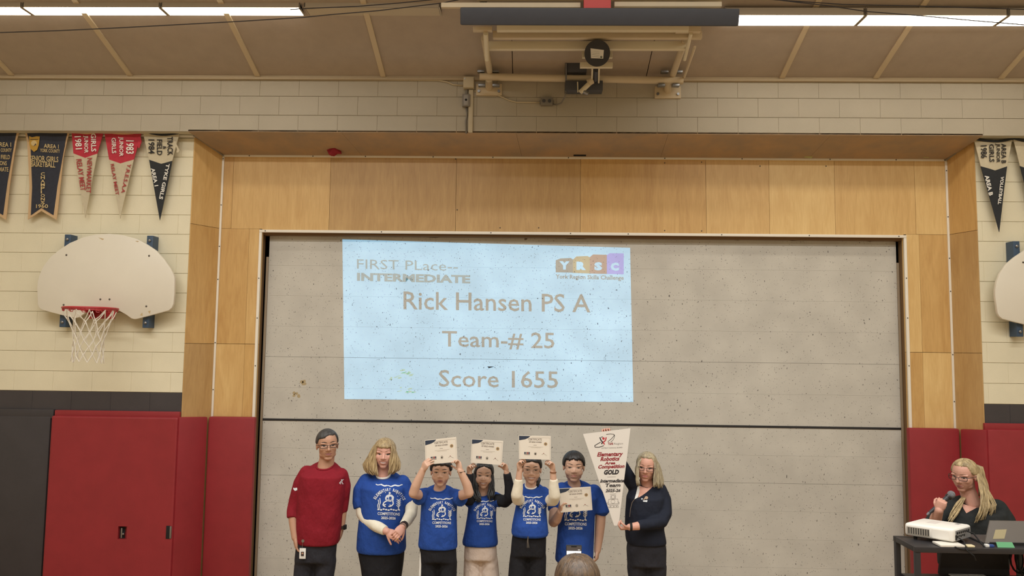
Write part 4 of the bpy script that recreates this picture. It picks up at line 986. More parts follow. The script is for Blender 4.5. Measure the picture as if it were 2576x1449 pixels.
class Person:
    def __init__(p, label, Y, x, skin, H=1.0):
        p.Y = Y; p.root = thing('person', (PX(x, Y, 0.8), Y, 0), label, 'person'); p.skin = skin; p.bv = []; p.bf = []
    def J(p, q): # (px, py, dy, r) -> (pos, r)
        return (P(q[0], q[1], p.Y+q[2]), q[3])
    def addskin(p, V, F):
        b = len(p.bv); p.bv += V; p.bf += [[i+b for i in f] for f in F]
    def head(p, eye, H, yaw=0, roll=0, pitch=0, neck=None, nr=.052, dy=0, wide=1.0, jaw=1.0, young=False):
        h = Head(eye, p.Y+dy, H, yaw, roll, pitch, wide, jaw, young); mb = MB(); h.build(mb, P(neck[0], neck[1], p.Y+neck[2]), nr)
        V, F = remesh(mb, .0038, 4); p.addskin(V, F); p.hbvh = BVHTree.FromPolygons(V, F); p.h = h; return h
    def arm(p, pts, hand=None):
        c = [p.J(q) for q in pts]; mb = MB().chain(c, n=16)
        if hand:
            w_ = c[-1][0]; d = P(hand['to'][0], hand['to'][1], p.Y+hand['to'][2])-w_
            hand_mesh(mb, w_-d.normalized()*.01, d, Vector(hand['n']), hand['L'], hand.get('curl', (25, 35, 25)), hand.get('thumb', 1), hand.get('tcurl', 20), hand.get('spread', 6))
        V, F = remesh(mb, .0034, 3); p.addskin(V, F); return c
    def rings(p, rows, n=28, shrink=1.0, tops=False):
        out = []
        for k, (y, xl, xr, dep, dy) in enumerate(rows):
            tilt = (.45, .42, .25)[k] if (tops and k < 3) else 0
            a, b = P(xl, y, p.Y+dy), P(xr, y, p.Y+dy); c = (a+b)/2; hw = (b.x-a.x)/2*shrink
            ring = []
            for i in range(n):
                t = 2*math.pi*i/n; x = math.copysign(abs(math.cos(t))**.82, math.cos(t)); yy = math.copysign(abs(math.sin(t))**.82, math.sin(t))
                ring.append(c+Vector((x*hw, yy*dep*shrink, yy*dep*tilt)))
            out.append(ring)
        return out
    def torso(p, rows, sleeves, m, name='shirt', voxel=.008, sm=5, extra=None):
        R_ = p.rings(rows, tops=True); mb = MB().loft(R_); p.neck_ring = R_[0]
        for s in sleeves:
            c = [p.J(q) for q in s]; mb.chain(c[:-1], n=16)
            a, b = c[-2], c[-1]; mb.tube([a[0], b[0]], [a[1], b[1]], 16)      # flat cuff end
        if extra: extra(mb)
        V, F = remesh(mb, voxel, sm); p.shirt_bvh = BVHTree.FromPolygons(V, F)
        core = MB().loft(p.rings([(q[0]+14, q[1], q[2], q[3], q[4]+.01) for q in rows[1:-1]], shrink=.74)); p.core = core
        return mesh_obj(name, V, F, m, p.root, None, 60)
    def legs(p, hip, legs, m, name='trousers', shoe=None, rough=.010, skirt=None):
        """hip rows like torso rows; each leg: [(px,py,r)...] as far as the photo goes, then straight to the floor"""
        mb = MB().loft(p.rings(hip)); 
        for L in legs:
            c = [p.J((q[0], q[1], q[2], q[3])) for q in L]; e = c[-1][0]
            c += [(Vector((e.x, e.y, 0.5)), c[-1][1]*.86), (Vector((e.x, e.y+.01, 0.09)), c[-1][1]*.72)]
            mb.chain(c, n=16); p.core.chain([(a, r*.6) for a, r in c], n=10)
            sh = MB(); f = Vector((e.x, e.y-.06, 0))
            rr = []
            for t, w_, hh in ((-.13, .030, .075), (-.11, .040, .10), (-.04, .042, .10), (.04, .046, .075), (.11, .045, .055), (.15, .030, .04)):
                rr.append([Vector((f.x+w_*math.cos(2*math.pi*i/14), f.y-t, max(0.003, hh*.5+hh*.5*math.sin(2*math.pi*i/14)))) for i in range(14)])
            sh.loft(rr).build('shoe', shoe or M_SHOE, p.root, 60)
        V, F = remesh(mb, rough, 5); mesh_obj(name, V, F, m, p.root, None, 60); p.tb = BVHTree.FromPolygons(V, F)
    def finish(p):
        V, F = remesh(p.core, .012, 3); p.addskin(V, F)
        return mesh_obj('body', p.bv, p.bf, p.skin, p.root, None, 180)
    def collar(p, r, m, name='collar', dz=0.0, k=1.0):
        c = sum(p.neck_ring, Vector())/len(p.neck_ring); q = [c+Vector(((v.x-c.x)*k, (v.y-c.y)*k, (v.z-c.z)*k+dz)) for v in p.neck_ring]
        return MB().tube(q+[q[0]], r, 8, cap=False).build(name, m, p.root, 180)
    def sleeve(p, s, m, name='sleeve', voxel=.006):
        mb = MB(); c = [p.J(q) for q in s]; mb.chain(c[1:-1], n=16); mb.tube([c[0][0], c[1][0]], [c[0][1], c[1][1]], 16); mb.tube([c[-2][0], c[-1][0]], [c[-2][1], c[-1][1]], 16)
        V, F = remesh(mb, voxel, 3); mesh_obj(name, V, F, m, p.root, None, 60)

SK = lambda n, c: mat('skin_'+n, c, 0.55, var=0.05, scale=14, bump=0.05, bscale=160)
S_A, S_B, S_K, S_G = SK('tan', (186, 142, 116)), SK('rose', (212, 160, 142)), SK('warm', (206, 166, 142)), SK('pink', (208, 156, 136))
L_A, L_B, L_K = mat('lip_brown', (150, 92, 84), 0.4), mat('lip_rose', (190, 116, 108), 0.4), mat('lip_coral', (182, 122, 108), 0.4)
H_BLK = mat('hair_black', (40, 38, 38), 0.42, col2=(28, 26, 27), scale=30, stretch=(1, 1, .25), bump=.3, bscale=160)
H_GRY = mat('hair_greying', (74, 72, 70), 0.5, col2=(46, 45, 45), scale=40, stretch=(1, 1, .4), bump=.3, bscale=200)
H_BLD = mat('hair_blond', (124, 102, 72), 0.45, col2=(192, 168, 124), scale=45, stretch=(1, 1, .22), bump=.4, bscale=160)
H_ASH = mat('hair_ash_blond', (124, 112, 96), 0.45, col2=(188, 174, 140), scale=45, stretch=(1, 1, .22), bump=.4, bscale=160)
H_STR = mat('hair_straw', (124, 106, 76), 0.45, col2=(206, 182, 136), scale=40, stretch=(1, 1, .2), bump=.4, bscale=160)
H_BRN = mat('hair_brown', (58, 46, 38), 0.42, col2=(112, 90, 68), scale=60, stretch=(1, 1, .2), bump=.1, bscale=160)
B_DK, B_LT = mat('brow_dark', (52, 40, 34), 0.8), mat('brow_light', (132, 98, 74), 0.8)
def fab(n, c, var=.10, sc=14, b=.8, bs=9): return mat(n, c, .85, var=var, scale=sc, bump=b, bscale=bs, spec=.2, bdist=.035, stretch=(1, 1, .7))
F_RED, F_BLUE, F_BLK, F_NAVY, F_CREAM = fab('jersey_red', (130, 28, 40)), fab('cotton_blue', (40, 74, 150)), fab('fabric_black', (34, 34, 38)), fab('jacket_navy', (34, 38, 50)), fab('knit_cream', (228, 220, 200), .04, b=.4)
F_CHAR, F_PINK, F_WHT, F_BTOP = fab('trousers_charcoal', (46, 46, 52)), fab('trousers_pale_pink', (214, 196, 182), .05), fab('cotton_white', (228, 226, 220), .03), fab('blouse_black', (40, 42, 42))
M_SHOE = mat('shoe_dark', (36, 34, 34), 0.5); M_PRW = mat('shirt_print_white', (222, 226, 230), .8); M_FRAME = mat('glasses_dark', (46, 36, 34), .35); M_CLEAR = mat('glasses_silver', (150, 142, 134), .3, .6)
ML = bpy.data.materials.new('lens_glass'); ML.use_nodes = True
_b = ML.node_tree.nodes['Principled BSDF']; _b.inputs['Transmission Weight'].default_value = 1; _b.inputs['Roughness'].default_value = 0.02; _b.inputs['IOR'].default_value = 1.05; _b.inputs['Alpha'].default_value = .35
YP = -1.35

def shirt_print(p, cx, y0, s, tilt=0.0, skip=()):
    """competition print: wavy line, lettering arc, diving robot between seaweed, two lines below. (cx,y0): top centre in the photo"""
    c, sn = math.cos(math.radians(tilt)), math.sin(math.radians(tilt))
    bv = p.shirt_bvh; fm = on_mesh(bv, .0035)
    fn = lambda x, y: fm(cx+(x*c-y*sn)*s, y0+(x*sn+y*c)*s)
    a = Print()
    r = random.Random(3); pts = [(-33+66*i/22, 1.2*math.sin(i*1.1)+3.5*math.sin(math.pi*i/22)) for i in range(23)]
    a.line(pts, 2.2); a.line([(x, y-1.5) for x, y in pts[4:10]], 1.4); a.line([(x, y-1.5) for x, y in pts[13:20]], 1.4)
    if 'top' not in skip: a.build('print_line', M_PRW, p.root, fn)
    b = Print().arc('ELEMENTARY ROBOTICS', (2, 52), 36, 202, 338, 7.5, 0, .03)
    if 'arc' not in skip: b.build('print_lettering', M_PRW, p.root, fn)
    g = Print()
    hx, hy = 2, 34                                     # robot body, claws
    g.poly([(hx-11, hy-1), (hx-8, hy-7), (hx-2, hy-10), (hx+6, hy-9), (hx+11, hy-4), (hx+10, hy+4), (hx+3, hy+8), (hx-5, hy+7), (hx-10, hy+4)])
    g.disc((hx, hy-13), 2.6).line([(hx-1, hy-10), (hx-1, hy-16)], 1.5)
    g.line([(hx-6, hy+6), (hx-13, hy+10), (hx-16, hy+17), (hx-9, hy+21)], 3.0).line([(hx+8, hy+5), (hx+10, hy+13), (hx+5, hy+19), (hx-2, hy+20)], 3.0).line([(hx+5, hy+19), (hx+1, hy+15)], 2.0).line([(hx-16, hy+17), (hx-8, hy+15)], 2.0)
    for q in (-1, 1):                                  # seaweed
        bx = q*25
        if q < 0:
            for k in (0, 4): g.line([(bx+k, hy+26), (bx+k-1.5, hy+18), (bx+k+1, hy+11), (bx+k-1, hy+4-k)], 2.0)
        else:
            g.line([(bx, hy+26), (bx+1, hy+14), (bx, hy+2)], 2.0)
            for k in range(4): g.line([(bx+.5, hy+22-k*5), (bx-5, hy+16-k*5)], 1.7).line([(bx+.5, hy+20-k*5), (bx+5, hy+14-k*5)], 1.7)
    for k in range(9): g.disc((-24+k*6.2, hy+28+1.2*math.sin(k*2.1)), 3.0, 0, 8, 2.0)
    g.line([(-27, hy+29), (29, hy+29)], 2.2)
    for k, (x, y) in enumerate(((-18, 20), (-12, 15), (14, 16), (19, 22), (22, 28), (-21, 28), (-8, 20))): g.disc((x, y), 1.1, 0, 6)
    if 'robot' not in skip: g.build('print_robot', M_PRW, p.root, fn)
    dk = Print().disc((hx+2, hy-1), 3.6).disc((hx-5, hy), 2.2).line([(hx-8, hy+4), (hx+8, hy+4)], 1.0)
    if 'robot' not in skip: dk.build('print_robot_eye', F_BLUE, p.root, (lambda fm2: (lambda x, y: fm2(cx+(x*c-y*sn)*s, y0+(x*sn+y*c)*s)))(on_mesh(bv, .005)))
    t = Print().text('COMPETITIONS', (-26, 76), (55, 0), (0, -7.5), 0, .018).text('2025-2026', (-17, 86), (36, 0), (0, -7), 0, .03)
    t.build('print_lettering', M_PRW, p.root, fn)

CERTS = []
def certificate(Y, px, dy, label):
    tl, tr, br, bl = [P(x, y, Y+dy) for x, y in px]
    tl, tr, br, bl = tl, tr, br, bl
    n = (tr-tl).cross(bl-tl).normalized(); n = -n if n.y > 0 else n
    o = thing('certificate', (tl+tr+br+bl)/4, label, 'certificate', 'certificates held by the pupils')
    MB().prism([tl, tr, br, bl], -n*.0012).build('sheet', mat('certificate_paper', (226, 217, 202), .7), o)
    f1, f2 = on_quad(tl, tr, br, bl, .0008), on_quad(tl, tr, br, bl, .0014)
    Ms = [mat('certificate_navy', (44, 54, 72), .7), mat('certificate_grey', (128, 116, 106), .7), mat('certificate_gold', (178, 142, 84), .6), mat('certificate_red', (150, 60, 60), .7), mat('certificate_line', (176, 166, 152), .7)]
    Print().poly([(.01, .02), (.36, .02), (.30, .10), (.20, .16), (.01, .21)]).build('navy_corner', Ms, o, f1)
    Print().text('CERTIFICATE', (.30, .20), (.42, 0), (0, -.09), 1, .01).text('OF GOLD AWARD', (.32, .30), (.40, 0), (0, -.06), 1, .03).build('lettering', Ms, o, f1)
    p = Print().line([(.46, .40), (.56, .40)], .012, 1)
    for y, a, b in ((.47, .30, .76), (.51, .38, .68), (.08, .40, .96)): p.line([(a, y), (b, y)], .007, 4)
    p.line([(.03, .97), (.03, .24)], .004, 4).line([(.97, .06), (.97, .97)], .004, 4).build('ruled_lines', Ms, o, f1)
    Print().disc((.84, .34), .052, 2, 16, .068).build('seal', Ms, o, f1); Print().disc((.84, .34), .03, 1, 12, .04).disc((.845, .33), .012, 2, 8, .016).build('seal_centre', Ms, o, f2)
    l = Print()
    for k in range(4): l.poly([(.17+k*.045, .70), (.208+k*.045, .70), (.208+k*.045, .79), (.17+k*.045, .79)], (0, 1, 3, 0)[k])
    l.line([(.17, .815), (.35, .815)], .015, 1)
    l.disc((.52, .76), .045, 4, 10, .07).disc((.52, .77), .022, 1, 8, .03); l.line([(.72, .80), (.78, .74), (.84, .80), (.88, .82)], .012, 4).disc((.78, .74), .014, 3, 8, .02)
    l.build('logos', Ms, o, f1)
    return o
YP0 = -1.35; YP = YP0
# ---- man in red, left end of the line
p = Person('man in red long-sleeved sweatshirt with glasses and a badge on his belt', YP, 800, S_A)
h = p.head((826.5, 1121.5), .243, 22, -2, 2, neck=(818, 1180, .02), nr=.060, wide=1.0, jaw=1.15)
face(h, p.hbvh, p.root, L_A, B_DK, 'closed', eye=.020, brow_w=.028)
glasses(h, p.root, M_FRAME, ML, w=.12, hh=.05)
hair_cap(h, lambda a: 33 if a > -5 else 33-min(16, (-a-5)*.8), -12, -34, .042, H_GRY, p.root, fringe=2.5, seed=2)
p.torso([(1169, 798, 838, .068, .02), (1175, 782, 848, .085, .015), (1183, 768, 859, .10, .01), (1196, 757, 868, .118, 0), (1230, 752, 868, .125, 0), (1280, 748, 861, .13, 0), (1330, 747, 857, .135, 0), (1358, 748, 853, .132, 0), (1366, 752, 851, .128, 0)],
        [[(772, 1190, .02, .062), (757, 1215, .02, .060), (745, 1255, .02, .056), (737, 1285, .0, .050), (736, 1303, -.02, .047)],
         [(858, 1195, .03, .058), (866, 1222, .05, .054), (864, 1252, .07, .050), (860, 1287, .07, .046)]], F_RED)
p.collar(.008, F_RED)
p.arm([(757, 1215, .02, .045), (738, 1285, 0, .042), (739, 1310, -.02, .040), (743, 1352, -.06, .030)], dict(to=(747, 1385, -.07), n=(.9, .3, 0), L=.185, curl=(18, 25, 18), thumb=-1, tcurl=8, spread=2))
p.arm([(864, 1222, .05, .042), (861, 1285, .07, .038), (859, 1325, .06, .028)], dict(to=(853, 1352, .05), n=(-.9, .2, 0), L=.185, curl=(15, 25, 15), thumb=1, spread=2))
w_ = P(859.5, 1325, YP+.06); MB().tube([w_+Vector((0, 0, -.012)), w_+Vector((0, 0, .012))], .036, 16).build('watch', M_FRAME, p.root); 
MB().obox(w_+Vector((.030, -.012, 0)), Vector((.008, -.004, 0)), Vector((.004, .018, 0)), Vector((0, 0, .018)), 0, .003).build('watch_face', M_DARK, p.root)
p.legs([(1350, 752, 849, .118, 0), (1375, 746, 846, .115, 0), (1410, 742, 843, .11, 0)], [[(769, 1410, 0, .086), (764, 1449, 0, .082)], [(820, 1410, 0, .084), (815, 1449, 0, .080)]], F_CHAR)
lg = Print().disc((860, 1208), 2.2, 0, 8).line([(858, 1211), (854, 1216)], 2.4).line([(860, 1211), (861, 1216)], 2.2).line([(855, 1217), (864, 1217)], 1.6).line([(861, 1208), (865, 1206)], 1.2)
lg.build('chest_logo', M_PRW, p.root, on_mesh(p.shirt_bvh, .003))
Print().poly([(738, 1227), (747.5, 1227), (748, 1233), (742, 1235), (738, 1231)]).build('sleeve_logo', M_PRW, p.root, on_mesh(p.shirt_bvh, .003))
b0 = on_mesh(p.tb, .012)(763, 1360) or P(763, 1360, YP-.12)
BD = thing('identity_badge', P(760.5, 1406, b0.y-.01), 'white identity badge with portrait hanging from the man in red', 'badge')
MB().tube([b0, b0+Vector((0, -.012, 0))], .012, 14).build('reel', M_STEEL, BD)
MB().tube([b0+Vector((0, -.008, 0)), P(760.5, 1378, b0.y-.008)], .002, 6).build('cord', M_STEEL, BD)
a, b = P(753.5, 1379, b0.y-.012), P(768.5, 1406, b0.y-.012)
MB().box((a.x, a.y, b.z), (b.x, a.y+.003, a.z), 0, .001).build('card', F_WHT, BD)
Print().poly([(757, 1388), (764.5, 1388), (764.5, 1399), (757, 1399)]).build('portrait', mat('badge_photo', (60, 48, 46), .5), BD, lambda x, y: P(x, y, b0.y-.0135))
Print().disc((760.8, 1392), 2.2).build('portrait_face', S_A, BD, lambda x, y: P(x, y, b0.y-.0145))
p.finish()

# ---- blond woman in blue T-shirt, hands folded
YP = YP0+.13
p = Person('smiling blond woman with fringe in blue T-shirt over cream sleeves, hands folded', YP, 960, S_B)
h = p.head((965, 1143.5), .235, 6, 2, 2, neck=(964, 1198, .02), nr=.053)
face(h, p.hbvh, p.root, L_B, B_LT, 'smile', eye=.018, brow_w=.018)
hair_cap(h, lambda a: 13+abs(a)*.06, -30, -60, .075, H_BLD, p.root, fringe=3, seed=3, vol=(1.0, .9, .75), fside=44)
locks([(956, 1109), (941, 1125), (930, 1148), (917, 1168), (918, 1184), (932, 1195)], [(961, 1107), (948, 1122), (945, 1146), (944, 1168), (946, 1187), (951, 1199)], 18, .017, YP, (.0, -.05), (-.03, -.085), H_BLD, p.root, seed=3, wave=.010)
locks([(972, 1107), (984, 1121), (986, 1145), (984, 1165), (980, 1182), (976, 1196)], [(976, 1109), (990, 1124), (996, 1146), (1003, 1164), (1006, 1179), (992, 1192)], 17, .017, YP, (-.03, -.085), (.0, -.05), H_BLD, p.root, seed=4, wave=.010)
locks([(938, 1130), (925, 1155), (925, 1185), (935, 1196)], [(990, 1130), (998, 1155), (998, 1182), (985, 1196)], 16, .022, YP, (.05, .06), (.05, .06), H_BLD, p.root, 'hair_back', seed=5, wave=.008)
p.torso([(1195, 947, 983, .062, .02), (1200, 928, 1002, .09, .02), (1207, 914, 1016, .11, .01), (1225, 906, 1022, .135, 0), (1260, 908, 1022, .155, 0), (1300, 905, 1022, .165, 0), (1345, 900, 1020, .165, 0), (1378, 898, 1021, .16, 0), (1385, 900, 1019, .155, 0)],
        [[(922, 1212, .02, .068), (910, 1235, 0, .072), (908, 1262, -.02, .070), (911, 1276, -.03, .070)], [(1012, 1214, .02, .064), (1024, 1238, .02, .066), (1030, 1258, 0, .064), (1032, 1268, 0, .062)]], F_BLUE)
p.collar(.009, F_WHT, 'undershirt_collar', dz=.006, k=.9)
p.sleeve([(911, 1262, -.02, .058), (913, 1290, -.05, .056), (925, 1308, -.09, .054), (950, 1325, -.16, .046), (969, 1335, -.21, .038)], F_CREAM)
p.sleeve([(1031, 1255, 0, .056), (1035, 1275, -.02, .054), (1034, 1292, -.05, .050), (1024, 1310, -.13, .044), (1015, 1321, -.18, .036)], F_CREAM)
p.arm([(925, 1308, -.09, .04), (950, 1325, -.16, .034), (974, 1337, -.22, .028)], dict(to=(1002, 1352, -.235), n=(-.1, .9, -.5), L=.172, curl=(20, 30, 20), thumb=-1, tcurl=10, spread=2))
p.arm([(1034, 1292, -.05, .036), (1024, 1310, -.13, .034), (1014, 1324, -.20, .027)], dict(to=(995, 1348, -.265), n=(-.3, .9, -.2), L=.172, curl=(22, 34, 22), thumb=1, tcurl=12, spread=2))
w_ = P(1016.5, 1321, YP-.185); dr = (P(1014, 1324, YP-.2)-P(1024, 1310, YP-.13)).normalized()
MB().tube([w_-dr*.011, w_+dr*.011], .034, 16).build('watch', M_FRAME, p.root)
MB().tube([w_+dr*.022, w_+dr*.028], .032, 16).build('bracelet', M_CLEAR, p.root)
MB().ball(P(1000, 1356, YP-.29), .006, n=10, k=6).build('ring', mat('ring_gold', (214, 176, 96), .25, .8), p.root)
p.legs([(1370, 904, 1016, .14, 0), (1390, 902, 1017, .142, 0), (1420, 908, 1014, .14, 0), (1449, 912, 1010, .135, 0)], [[(937, 1430, 0, .084), (938, 1449, 0, .082)], [(986, 1430, 0, .084), (985, 1449, 0, .082)]], F_BLK)
shirt_print(p, 979, 1219, 1.02, 2)
p.finish()

# ---- boy with arms up
def kid_hand(to, n, th, L=.150, curl=(38, 50, 30)): return dict(to=to, n=n, L=L, curl=curl, thumb=th, tcurl=26, spread=5)
YP = YP0-.10
p = Person('boy in blue T-shirt holding his certificate up with both bare arms', YP, 1104, S_K)
h = p.head((1108, 1189.5), .222, 4, 1, 3, neck=(1104, 1238, .02), nr=.045, wide=1.02, young=True)
face(h, p.hbvh, p.root, L_K, B_DK, 'open', eye=.018, brow_w=.022)
hair_cap(h, lambda a: 20-abs(a)*.10, -14, -40, .075, H_BLK, p.root, fringe=5, seed=5, fside=46)
p.torso([(1228, 1089, 1120, .052, .02), (1232, 1074, 1138, .072, .02), (1240, 1061, 1152, .086, .01), (1262, 1060, 1150, .10, 0), (1300, 1058, 1149, .108, 0), (1340, 1055, 1150, .112, 0), (1370, 1052, 1151, .114, 0), (1377, 1054, 1150, .11, 0)],
        [[(1072, 1244, .01, .055), (1060, 1248, -.04, .060), (1052, 1252, -.09, .062)], [(1140, 1246, .01, .055), (1152, 1251, -.04, .060), (1162, 1256, -.08, .062)]], F_BLUE)
p.collar(.007, F_BLUE)
p.arm([(1064, 1247, -.02, .040), (1040, 1241, -.17, .037), (1046, 1222, -.18, .036), (1064, 1182, -.19, .025)], kid_hand((1076, 1161, -.225), (.7, .65, .1), 1, curl=(34, 20, 10)))
p.arm([(1150, 1249, -.02, .040), (1180, 1240, -.16, .037), (1175, 1220, -.17, .035), (1158, 1184, -.19, .025)], kid_hand((1152, 1161, -.17), (-.6, -.45, .1), -1))
w_ = P(1160, 1187, YP-.19); MB().tube([w_+Vector((-.03, 0, -.002)), w_+Vector((0, -.03, 0)), w_+Vector((.03, 0, .004)), w_+Vector((0, .03, 0)), w_+Vector((-.03, 0, -.002))], .003, 6).build('wrist_cord', M_FRAME, p.root)
p.legs([(1365, 1056, 1147, .10, 0), (1385, 1056, 1148, .10, 0), (1410, 1057, 1149, .10, 0)], [[(1080, 1412, 0, .076), (1079, 1449, 0, .072)], [(1126, 1412, 0, .076), (1126, 1449, 0, .072)]], F_BLK)
MB().tube([P(1060, 1383, YP-.045), P(1057.5, 1410, YP-.05), P(1056.5, 1449, YP-.05)], .008, 6, flat=.5).build('trouser_stripe', F_WHT, p.root)
shirt_print(p, 1111, 1253, .86, 1)
certificate(YP, [(1068.8, 1107.5), (1147.7, 1099), (1151, 1162), (1070.5, 1169)], -.195, 'certificate tilted up to the right, held up by the boy with bare arms')
p.finish()

# ---- girl in black sleeves
YP = YP0+.10
p = Person('girl with long dark hair and black sleeves holding her certificate up, pale trousers', YP, 1210, S_K)
h = p.head((1216.5, 1197.5), .212, 0, 1, 3, neck=(1214, 1246, .02), nr=.042, young=True)
face(h, p.hbvh, p.root, L_K, B_DK, 'smile', eye=.017, brow_w=.018)
hair_cap(h, lambda a: 37-abs(a)*.35, -22, -60, .05, H_BLK, p.root, fringe=1.5, seed=6, part=0.02, fside=44)
locks([(1194, 1186), (1190, 1205), (1187, 1228), (1190, 1246), (1199, 1264)], [(1197, 1180), (1196, 1208), (1201, 1232), (1208, 1248), (1211, 1266)], 11, .013, YP, (.03, -.095), (.0, -.115), H_BLK, p.root, seed=7)
locks([(1236, 1180), (1237, 1204), (1232, 1228), (1228, 1245), (1230, 1264)], [(1239, 1186), (1241, 1206), (1241, 1224), (1242, 1240), (1240, 1257)], 10, .013, YP, (.0, -.115), (.03, -.095), H_BLK, p.root, seed=8)
locks([(1199, 1190), (1194, 1215), (1192, 1240)], [(1235, 1190), (1238, 1215), (1240, 1238)], 12, .018, YP, (.04, .05), (.04, .05), H_BLK, p.root, 'hair_back', seed=9)
p.torso([(1239, 1201, 1229, .048, .02), (1242, 1191, 1242, .064, .02), (1250, 1182, 1254, .078, .01), (1275, 1178, 1249, .09, 0), (1300, 1175, 1248, .098, 0), (1335, 1169, 1250, .104, 0), (1362, 1163, 1253, .108, 0), (1370, 1164, 1252, .105, 0)],
        [[(1192, 1252, .01, .048), (1184, 1258, -.03, .052), (1178, 1264, -.06, .052)], [(1244, 1252, .01, .050), (1254, 1258, -.02, .052), (1261, 1262, -.04, .052)]], F_BLUE)
p.sleeve([(1188, 1258, -.02, .044), (1178, 1258, -.09, .044), (1177, 1240, -.12, .042), (1180, 1215, -.13, .036), (1182, 1191, -.14, .031)], F_BLK)
p.sleeve([(1248, 1256, -.01, .050), (1270, 1262, -.06, .048), (1283, 1250, -.12, .046), (1281, 1222, -.14, .038), (1275, 1190, -.16, .031)], F_BLK)
p.arm([(1180, 1225, -.12, .03), (1181, 1188, -.14, .022)], kid_hand((1181, 1165, -.17), (.55, -.5, .1), 1, L=.14))
p.arm([(1281, 1225, -.14, .03), (1274, 1186, -.16, .022)], kid_hand((1269, 1163, -.17), (-.6, -.45, .1), -1, L=.14))
p.legs([(1360, 1170, 1248, .095, 0), (1385, 1168, 1250, .095, 0), (1405, 1167, 1250, .095, 0)], [[(1189, 1408, 0, .070), (1189, 1449, 0, .076)], [(1231, 1408, 0, .070), (1233, 1449, 0, .076)]], F_PINK)
shirt_print(p, 1219, 1259, .72, 1)
certificate(YP, [(1187, 1104), (1266, 1109), (1262, 1170), (1184, 1164)], -.195, 'certificate tilted down to the right, held up by the girl in black sleeves')
p.finish()

# ---- girl in cream sleeves
YP = YP0-.08
p = Person('girl with ponytail and cream sleeves holding her certificate up, black trousers', YP, 1335, S_K)
h = p.head((1337.5, 1183), .222, 1, 1, 3, neck=(1336, 1232, .02), nr=.044, young=True)
face(h, p.hbvh, p.root, L_K, B_DK, 'smile', eye=.017, brow_w=.026)
glasses(h, p.root, M_CLEAR, ML, w=.115, hh=.085, thick=.004, y=-.015)
hair_cap(h, lambda a: 27-abs(a)*.22, -12, -45, .055, H_BLK, p.root, fringe=1.5, seed=8, part=0.05, fside=44)
locks([(1349, 1195), (1349, 1208), (1348, 1222)], [(1354, 1198), (1357, 1210), (1354, 1225)], 7, .016, YP, (.04, .0), (.05, .0), H_BLK, p.root, 'ponytail', seed=3)
p.torso([(1222, 1320, 1351, .052, .02), (1227, 1310, 1365, .07, .02), (1236, 1303, 1377, .084, .01), (1262, 1300, 1374, .094, 0), (1290, 1294, 1375, .104, 0), (1320, 1288, 1378, .114, -.01), (1340, 1286, 1380, .118, -.01), (1347, 1290, 1377, .108, -.01)],
        [[(1314, 1240, .01, .05), (1307, 1252, -.02, .052), (1304, 1264, -.04, .050)], [(1366, 1240, .01, .052), (1376, 1252, -.02, .056), (1381, 1270, -.04, .054)]], F_BLUE)
p.collar(.006, F_WHT, 'undershirt_collar', dz=.006, k=.9)
p.sleeve([(1312, 1258, -.01, .046), (1302, 1256, -.10, .046), (1300, 1245, -.14, .046), (1303, 1225, -.15, .040), (1305, 1205, -.16, .032)], F_CREAM)
p.sleeve([(1376, 1258, -.01, .046), (1392, 1258, -.10, .046), (1395, 1246, -.14, .046), (1393, 1225, -.15, .040), (1393, 1205, -.16, .032)], F_CREAM)
p.arm([(1303, 1228, -.15, .03), (1305, 1205, -.16, .026), (1307, 1183, -.165, .022)], kid_hand((1305, 1160, -.175), (.6, -.3, .1), 1, L=.148))
p.arm([(1393, 1228, -.15, .03), (1392, 1205, -.16, .026), (1391, 1185, -.165, .022)], kid_hand((1389, 1161, -.175), (-.6, -.35, .1), -1, L=.148))
w_ = P(1391.5, 1188, YP-.165); MB().tube([w_+Vector((0, 0, -.004)), w_+Vector((0, 0, .004))], .026, 14).build('bracelet', mat('bracelet_brown', (128, 84, 58), .5), p.root)
p.legs([(1338, 1290, 1374, .10, 0), (1360, 1287, 1374, .10, 0), (1395, 1284, 1373, .10, 0)], [[(1306, 1400, 0, .074), (1302, 1449, 0, .076)], [(1351, 1400, 0, .074), (1350, 1449, 0, .072)]], F_BLK)
for x1 in (1326.5, 1330.5): MB().tube([P(1328.5, 1349, YP-.125), P((x1+1328.5)/2-1, 1362, YP-.122), P(x1, 1378, YP-.12)], .0035, 6).build('drawstring', M_STEEL, p.root)
shirt_print(p, 1338, 1249, .80, 1)
certificate(YP, [(1305, 1095), (1385.5, 1097), (1385, 1156.5), (1305.5, 1154.5)], -.20, 'level certificate held up by the girl in cream sleeves')
p.finish()

# ---- boy with certificate at his chest
YP = YP0+.13
p = Person('boy in blue T-shirt holding a certificate at chest height in one hand', YP, 1448, S_K)
h = p.head((1444.5, 1177), .236, -1, 1, 2, neck=(1446, 1228, .02), nr=.050, wide=1.04, jaw=1.1, young=True)
face(h, p.hbvh, p.root, L_K, B_DK, 'closed', eye=.017, brow_w=.022)
hair_cap(h, lambda a: 22-abs(a)*.12, -16, -40, .058, H_BLK, p.root, fringe=6, seed=11, fside=46)
p.torso([(1218, 1429, 1465, .060, .02), (1222, 1416, 1482, .08, .02), (1230, 1406, 1500, .096, .01), (1250, 1402, 1506, .115, 0), (1290, 1405, 1497, .125, 0), (1340, 1402, 1495, .13, 0), (1385, 1398, 1493, .132, 0), (1406, 1396, 1492, .13, 0), (1411, 1398, 1490, .125, 0)],
        [[(1414, 1232, .02, .062), (1402, 1252, 0, .064), (1396, 1275, -.02, .060), (1396, 1284, -.03, .058)], [(1494, 1238, .02, .064), (1508, 1262, .01, .066), (1514, 1280, 0, .064), (1515, 1288, 0, .064)]], F_BLUE)
p.collar(.008, F_BLUE)
